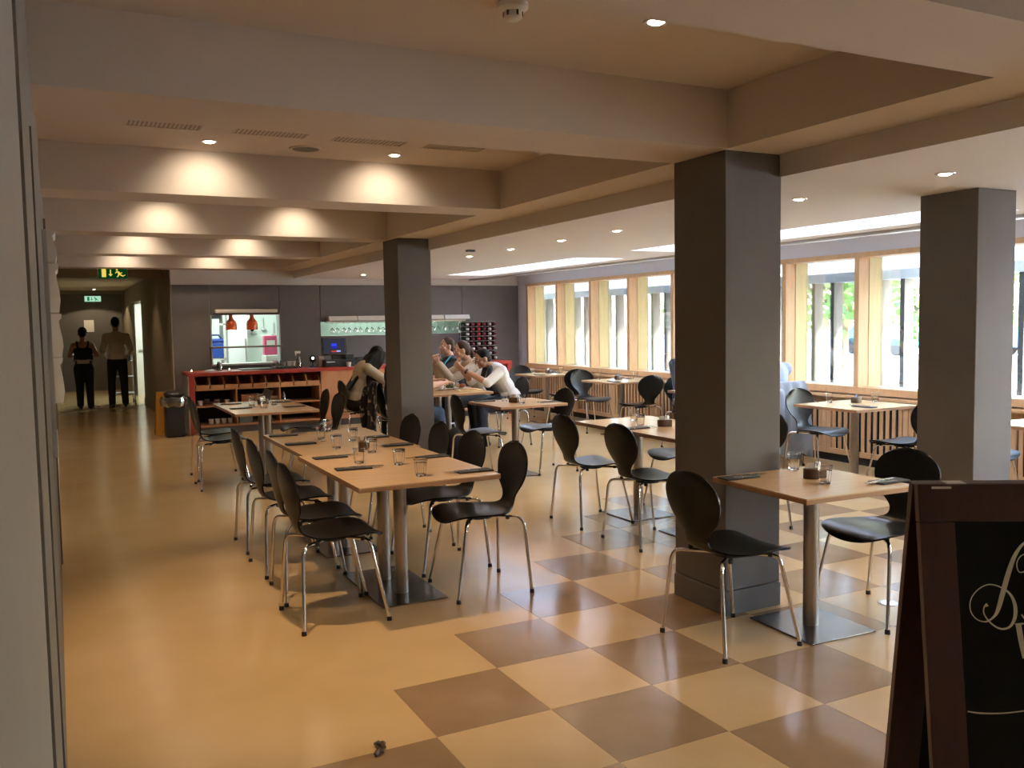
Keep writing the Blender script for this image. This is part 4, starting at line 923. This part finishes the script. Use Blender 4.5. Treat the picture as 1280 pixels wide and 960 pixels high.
def seated(lean=10, pitch=5, yaw=0, fwd=.0, elbows=None, wrists=None, hands=None, curl=.5, knees=.12, kn=(.40, .50), ank=(.36, .085)):
    a = math.radians(lean); pel = V(0, -.09 + fwd, .572); she = pel + V(0, math.sin(a), math.cos(a))*.455; p = math.radians(lean*.8 + pitch)
    nk_ = she + V(0, math.sin(p), math.cos(p))*.075; hd = nk_ + V(0, math.sin(p)*.9 + .15, math.cos(p)).normalized()*.135
    J = dict(pelvis=pel, chest=she, neck=nk_, head=hd, pitch=math.radians(pitch), yaw=math.radians(yaw), curl=curl)
    J['elbow'] = elbows or {-1: V(-.24, .10, .70), 1: V(.24, .10, .70)}; J['wrist'] = wrists or {-1: V(-.14, .32, .66), 1: V(.14, .32, .66)}
    if hands: J['hand'] = hands
    J['hip'] = {s: pel + V(s*.085, .02, -.03) for s in (-1, 1)}; J['knee'] = {s: V(s*knees, kn[0], kn[1]) for s in (-1, 1)}; J['ankle'] = {s: V(s*knees, ank[0], ank[1]) for s in (-1, 1)}; J['foot'] = {s: V(s*.15, 1, 0).normalized() for s in (-1, 1)}
    return J
def standing(s=1.0, pitch=0, stance=.09, elbows=None, wrists=None, lean=0, hands=None):
    pel = V(0, 0, .93*s); she = pel + V(0, math.sin(lean), math.cos(lean))*.46*s; nk_ = she + V(0, .015, .08*s); hd = nk_ + V(0, .02 + .05*math.sin(math.radians(pitch)), .145*s)
    J = dict(pelvis=pel, chest=she, neck=nk_, head=hd, pitch=math.radians(pitch), yaw=0, curl=.6)
    J['elbow'] = elbows; J['wrist'] = wrists
    if hands: J['hand'] = hands
    J['hip'] = {q: pel + V(q*.085, 0, -.05) for q in (-1, 1)}; J['knee'] = {q: V(q*stance, .02, .50*s) for q in (-1, 1)}; J['ankle'] = {q: V(q*stance*1.05, 0, .085) for q in (-1, 1)}; J['foot'] = {q: V(q*.2, 1, 0).normalized() for q in (-1, 1)}
    return J
M_wshirt = mat('white_cotton', (.82, .81, .80), .85, noise=.05, scale=30, bump=.15, bscale=14); M_navy = mat('navy_cloth', (.016, .020, .034), .85, noise=.3, scale=30); M_jeans = mat('blue_denim', (.06, .10, .17), .85, noise=.25, scale=60)
M_blk = mat('black_cloth', (.013, .013, .014), .85, noise=.2, scale=40); M_beige = mat('beige_knit', (.42, .34, .26), .9, noise=.15, scale=80, bump=.2, bscale=90); M_cream = mat('cream_jacket', (.50, .42, .31), .9, noise=.12, scale=40, bump=.2, bscale=20)
M_ltblue = mat('light_blue_cotton', (.42, .50, .68), .85, noise=.06, scale=20, bump=.1, bscale=14); M_leather = mat('black_leather', (.012, .011, .01), .4)

# man in white, hands raised over his plate
mw, H, shl = person('person in a rolled sleeve white shirt, glasses and dark scarf leaning forward to eat', (4.98, 9.95, 0), FACE['-X'],
    seated(32, 24, 0, 0, {-1: V(-.23, .36, .800), 1: V(.21, .38, .800)}, {-1: V(-.07, .60, .965), 1: V(.08, .58, .985)}, {-1: (V(.45, .55, .45), V(.6, -.5, .2)), 1: (V(-.4, .5, .55), V(-.6, -.5, .2))}, .9),
    M_skin2, M_wshirt, M_navy, M_hairb, M_leather, .55)
sc_ = MB()
for s in (-1, 1): sc_.tube([shl[s]*.28 + shl[-s]*.02 + (H(0, -.05, -.13))*.7, H(s*.075, .00, -.15), H(s*.085, .07, -.24), H(s*.075, .05, -.42)], [.03, .032, .034, .036], 8, True)
sc_.tube([H(-.075, .0, -.15), H(0, -.075, -.125), H(.075, .0, -.15)], .032, 8, True)
remesh(sc_, 'scarf', mat('dark_grey_scarf', (.05, .05, .055), .9, noise=.5, scale=26), mw, .011, 3)
gl_ = MB()
for s in (-1, 1):
    gl_.tube([H(s*.032 + .026*math.cos(a), .105, .006 + .019*math.sin(a)) for a in [2*PI*k/12 for k in range(13)]], .0035, 6); gl_.tube([H(s*.058, .104, .012), H(s*.082, .03, .012), H(s*.082, -.02, .006)], .0035, 6)
gl_.tube([H(-.008, .107, .01), H(.008, .107, .01)], .0035, 6); gl_.build('glasses', M_plast, mw, True)
wt = MB(); wv = V(-.07, .60, .965) - V(-.23, .36, .80); wp = V(-.23, .36, .80) + wv*.88
wt.tube([wp - wv.normalized()*.014, wp + wv.normalized()*.014], .038, 14); wt.build('wristwatch', M_plast, mw, True)
# woman with clasped hands
w2, H, shl = person('person in a beige cardigan with tied brown hair resting clasped hands before her chin', (4.86, 10.60, 0), FACE['-X'],
    seated(22, 8, -14, 0, {-1: V(-.20, .42, .805), 1: V(.20, .42, .805)}, {-1: V(-.055, .53, 1.02), 1: V(.045, .53, 1.03)}, {-1: (V(.5, .25, .8), V(.8, -.2, -.3)), 1: (V(-.5, .25, .8), V(-.8, -.2, -.3))}, .9), M_skin, M_beige, M_blk, M_hairr, M_leather, 1.0, 'tied', female=True)
# man in dark navy
m1, H, shl = person('person in a dark navy top with short brown hair sitting upright, farthest along the table', (4.82, 11.25, 0), FACE['-X'],
    seated(14, 0, 4, 0, {-1: V(-.22, .34, .80), 1: V(.22, .34, .80)}, {-1: V(-.08, .55, .80), 1: V(.10, .55, .80)}, {-1: (V(.5, .8, 0), V(0, -.2, -1)), 1: (V(-.5, .8, 0), V(0, -.2, -1))}, .4), M_skin, M_navy, M_blk, M_hairr, M_leather, .35)
MB().tube([H(-.07, -.02, -.14), H(-.08, .07, -.22), H(-.05, .10, -.45)], .012, 6).build('lanyard', mat('teal_strap', (.02, .20, .28), .7), m1, True)
# woman with long hair
w1, H, shl = person('person in a cream jacket with very long black hair bowed over the table', (3.38, 10.85, 0), FACE['+X'],
    seated(20, 34, 0, 0, {-1: V(-.22, .30, .80), 1: V(.22, .30, .80)}, {-1: V(-.08, .52, .80), 1: V(.10, .52, .80)}, {-1: (V(.5, .8, 0), V(0, -.2, -1)), 1: (V(-.5, .8, 0), V(0, -.2, -1))}, .4), M_skin, M_cream, M_blk, M_hairb, M_leather, 1.0, 'long', female=True)
# diner hidden behind the column
person('person in jeans sitting hidden behind the taupe column, facing the man in white', (3.47, 9.70, 0), FACE['+X'],
    seated(6, 4, 0, .02, {-1: V(-.24, .26, .82), 1: V(.24, .26, .82)}, {-1: V(-.12, .50, .86), 1: V(.13, .50, .84)}, {-1: (V(.4, .8, .1), V(0, -.2, -1)), 1: (V(-.4, .8, .1), V(0, -.2, -1))}, .4, .13, (.44, .50), (.50, .085)), M_skin, M_navy, M_jeans, M_hairr, M_leather, .5)
# two people at the window table behind the big column
person('person in navy at the window table, cut off by left edge of big column', (6.66, 8.45, 0), FACE['-Y'], seated(6, 6, 0, 0), M_skin, M_navy, M_blk, M_hairb, M_leather, 1.0)
person('person in a light blue shirt, cut off by right edge of big column', (6.60, 7.02, 0), FACE['+Y'], seated(10, 8, 0, 0, {-1: V(-.24, .24, .80), 1: V(.27, .20, .80)}, {-1: V(-.10, .48, .80), 1: V(.14, .46, .80)}, {-1: (V(.4, .8, 0), V(0, -.2, -1)), 1: (V(-.4, .8, 0), V(0, -.2, -1))}, .4), M_skin, M_ltblue, M_jeans, M_hairr, M_leather, 1.0)
# two members of staff in the corridor, seen from behind
st, H, shl = person('person in black dungarees with bare arms and reddish tied hair, standing left in the corridor', (.45, 18.74, 0), -.12,
    standing(.885, 22, .085, {-1: V(-.24, .02, 1.02), 1: V(.24, .02, 1.02)}, {-1: V(-.12, .24, 1.02), 1: V(.12, .24, 1.02)}), M_skin, None, M_blk, M_hairr, M_leather, 1, 'bun', female=True, face=True)
bib = MB(); bib.ell((0, 0, .98), (.168, .125, .18)); bib.ell((0, .0, 1.10), (.172, .124, .13))
for s in (-1, 1): bib.tube([(s*.085, -.10, 1.16), (s*.10, -.03, 1.29), (s*.09, .09, 1.20)], .02, 8, True)
remesh(bib, 'bib', M_blk, st, .011, 3)
ap = MB().tube([(.17*math.cos(a), .13*math.sin(a), .93 + .008*math.sin(5*a)) for a in [PI + PI*k/12 for k in range(13)]], .016, 8, True); remesh(ap.box(-.10, -.145, .87, .12, -.125, .945), 'apron_tie', mat('grey_white_cotton', (.45, .42, .37), .9), st, .009, 2)
sm, H, shl = person('person in a white shirt and black trousers standing by the trolley in the corridor', (1.03, 18.72, 0), .02,
    standing(1.0, 18, .11, {-1: V(-.245, -.02, 1.12), 1: V(.25, .0, 1.12)}, {-1: V(-.21, .22, 1.02), 1: V(.22, .24, 1.03)}), M_skin2, mat('uniform_shirt', (.70, .64, .56), .85, noise=.06, scale=20, bump=.15, bscale=14), M_blk, M_hairb, M_leather, .95)

# trolley the man pushes
t = thing('trolley', 'metal service trolley standing in front of the man in the corridor', 'trolley', (1.16, 19.42, 0))
for x in (-.2, .2):
    for y in (-.22, .28):
        p = MB().tube([(x, y, .09), (x, y, .98)], .013, 8).build('post', M_alu, t, True); MB().tube([(x-.012, y, .05), (x+.012, y, .05)], .048, 14).build('wheel', M_rub, p, True)
for z in (.22, .55, .86): bx('shelf', M_alu, (-.21, -.23, z, .21, .29, z+.015), t)
MB().tube([(-.2, -.22, .98), (-.2, -.26, 1.0), (.2, -.26, 1.0), (.2, -.22, .98)], .013, 8).build('handle', M_alu, t, True)
tag(bx('plastic_crate', mat('pale_plastic', (.5, .5, .48), .5), (1.01, 19.30, .8755, 1.31, 19.60, .99), bevel=.01), 'pale crate riding on the trolley in the corridor', 'crate')

# coats hung over chair backs
def coat(label, x, y, face, m, drop, wd, name='coat'):
    t = thing(name, label, 'coat', (x, y, 0), FACE[face]); n = 26
    path = [(-.185, .50), (-.205, .60), (-.225, .70), (-.238, .80), (-.252, .872), (-.285, .872), (-.305, .80), (-.315, .70), (-.322, .55), (-.33, .40), (-.332, drop)]
    path = catmull([(a, b, 0) for a, b in path], 3); vs = []; R = len(path)
    for off in (0, 1):
        for i, (yy, z, _) in enumerate(path):
            f_ = i/(R-1); z_ = max(0, z - .8)/.08
            for k in range(n+1):
                u = -1 + 2*k/n; ww2 = wd*(.72 + .5*abs(f_ - .40)); fold = .014*math.sin(u*9 + f_*2)*min(1, abs(f_-.40)*4)
                vs.append((u*ww2, yy + (fold if f_ > .42 else -fold*.3) + (.010 if f_ < .40 else -.010)*off, z + off*.010*(1 if .3 < f_ < .5 else 0) + (.03*math.sin(u*5) if f_ > .97 else 0)))
    W = n+1; O = R*W; fs = []
    for i in range(R-1):
        for k in range(n):
            q = (i*W+k, i*W+k+1, (i+1)*W+k+1, (i+1)*W+k); fs.append(q); fs.append(tuple(O+v for v in q[::-1]))
        fs.append((i*W, (i+1)*W, O+(i+1)*W, O+i*W)); fs.append((i*W+n, O+i*W+n, O+(i+1)*W+n, (i+1)*W+n))
    for k in range(n): fs.append((k, O+k, O+k+1, k+1)); b_ = (R-1)*W; fs.append((b_+k, b_+k+1, O+b_+k+1, O+b_+k))
    MB().add(vs, fs).build('coat_cloth', m, t, True, angle=80)
    sl = MB().tube([(-wd*.8, -.315, .78), (-wd*.95, -.345, .60), (-wd*.85, -.35, .38)], [.05, .055, .045], 10, True); remesh(sl, 'sleeve', m, t, .012, 3)
    return t
M_floral = mat('floral_coat', (.40, .33, .27), .9, noise=1, scale=13, col2=(.018, .014, .018))
MATS['floral_coat'].node_tree.nodes['Color Ramp'].color_ramp.elements[0].position = .54; MATS['floral_coat'].node_tree.nodes['Color Ramp'].color_ramp.elements[1].position = .62
coat('dark coat with pale floral pattern draped over the chair before the long haired woman', 3.47, 9.70, '+X', M_floral, .22, .21)
coat('pale grey jacket draped over the chair of the person in light blue', 6.60, 7.02, '+Y', mat('pale_grey_cloth', (.30, .33, .38), .9, noise=.1, scale=30, bump=.2, bscale=20), .14, .23, 'jacket')

# backpack on the floor behind the small table's left chair
t = thing('backpack', 'black backpack standing on the floor by the near end of the diners table', 'bag', (3.80, 8.80, 0), .4)
b = MB(); b.ell((0, 0, .21), (.17, .12, .21)); b.ell((0, -.08, .14), (.13, .07, .12)); b.box(-.12, -.08, .01, .12, .08, .2); remesh(b, 'bag_body', M_blk, t, .012, 5)
for s in (-1, 1): MB().tube([(s*.07, .10, .38), (s*.10, .17, .28), (s*.09, .16, .12), (s*.07, .10, .05)], .014, 7, True).build('strap', M_blk, t, True)
MB().tube([(-.05, .06, .40), (-.03, .06, .45), (.03, .06, .45), (.05, .06, .40)], .010, 7, True).build('grab_handle', M_alu, t, True)
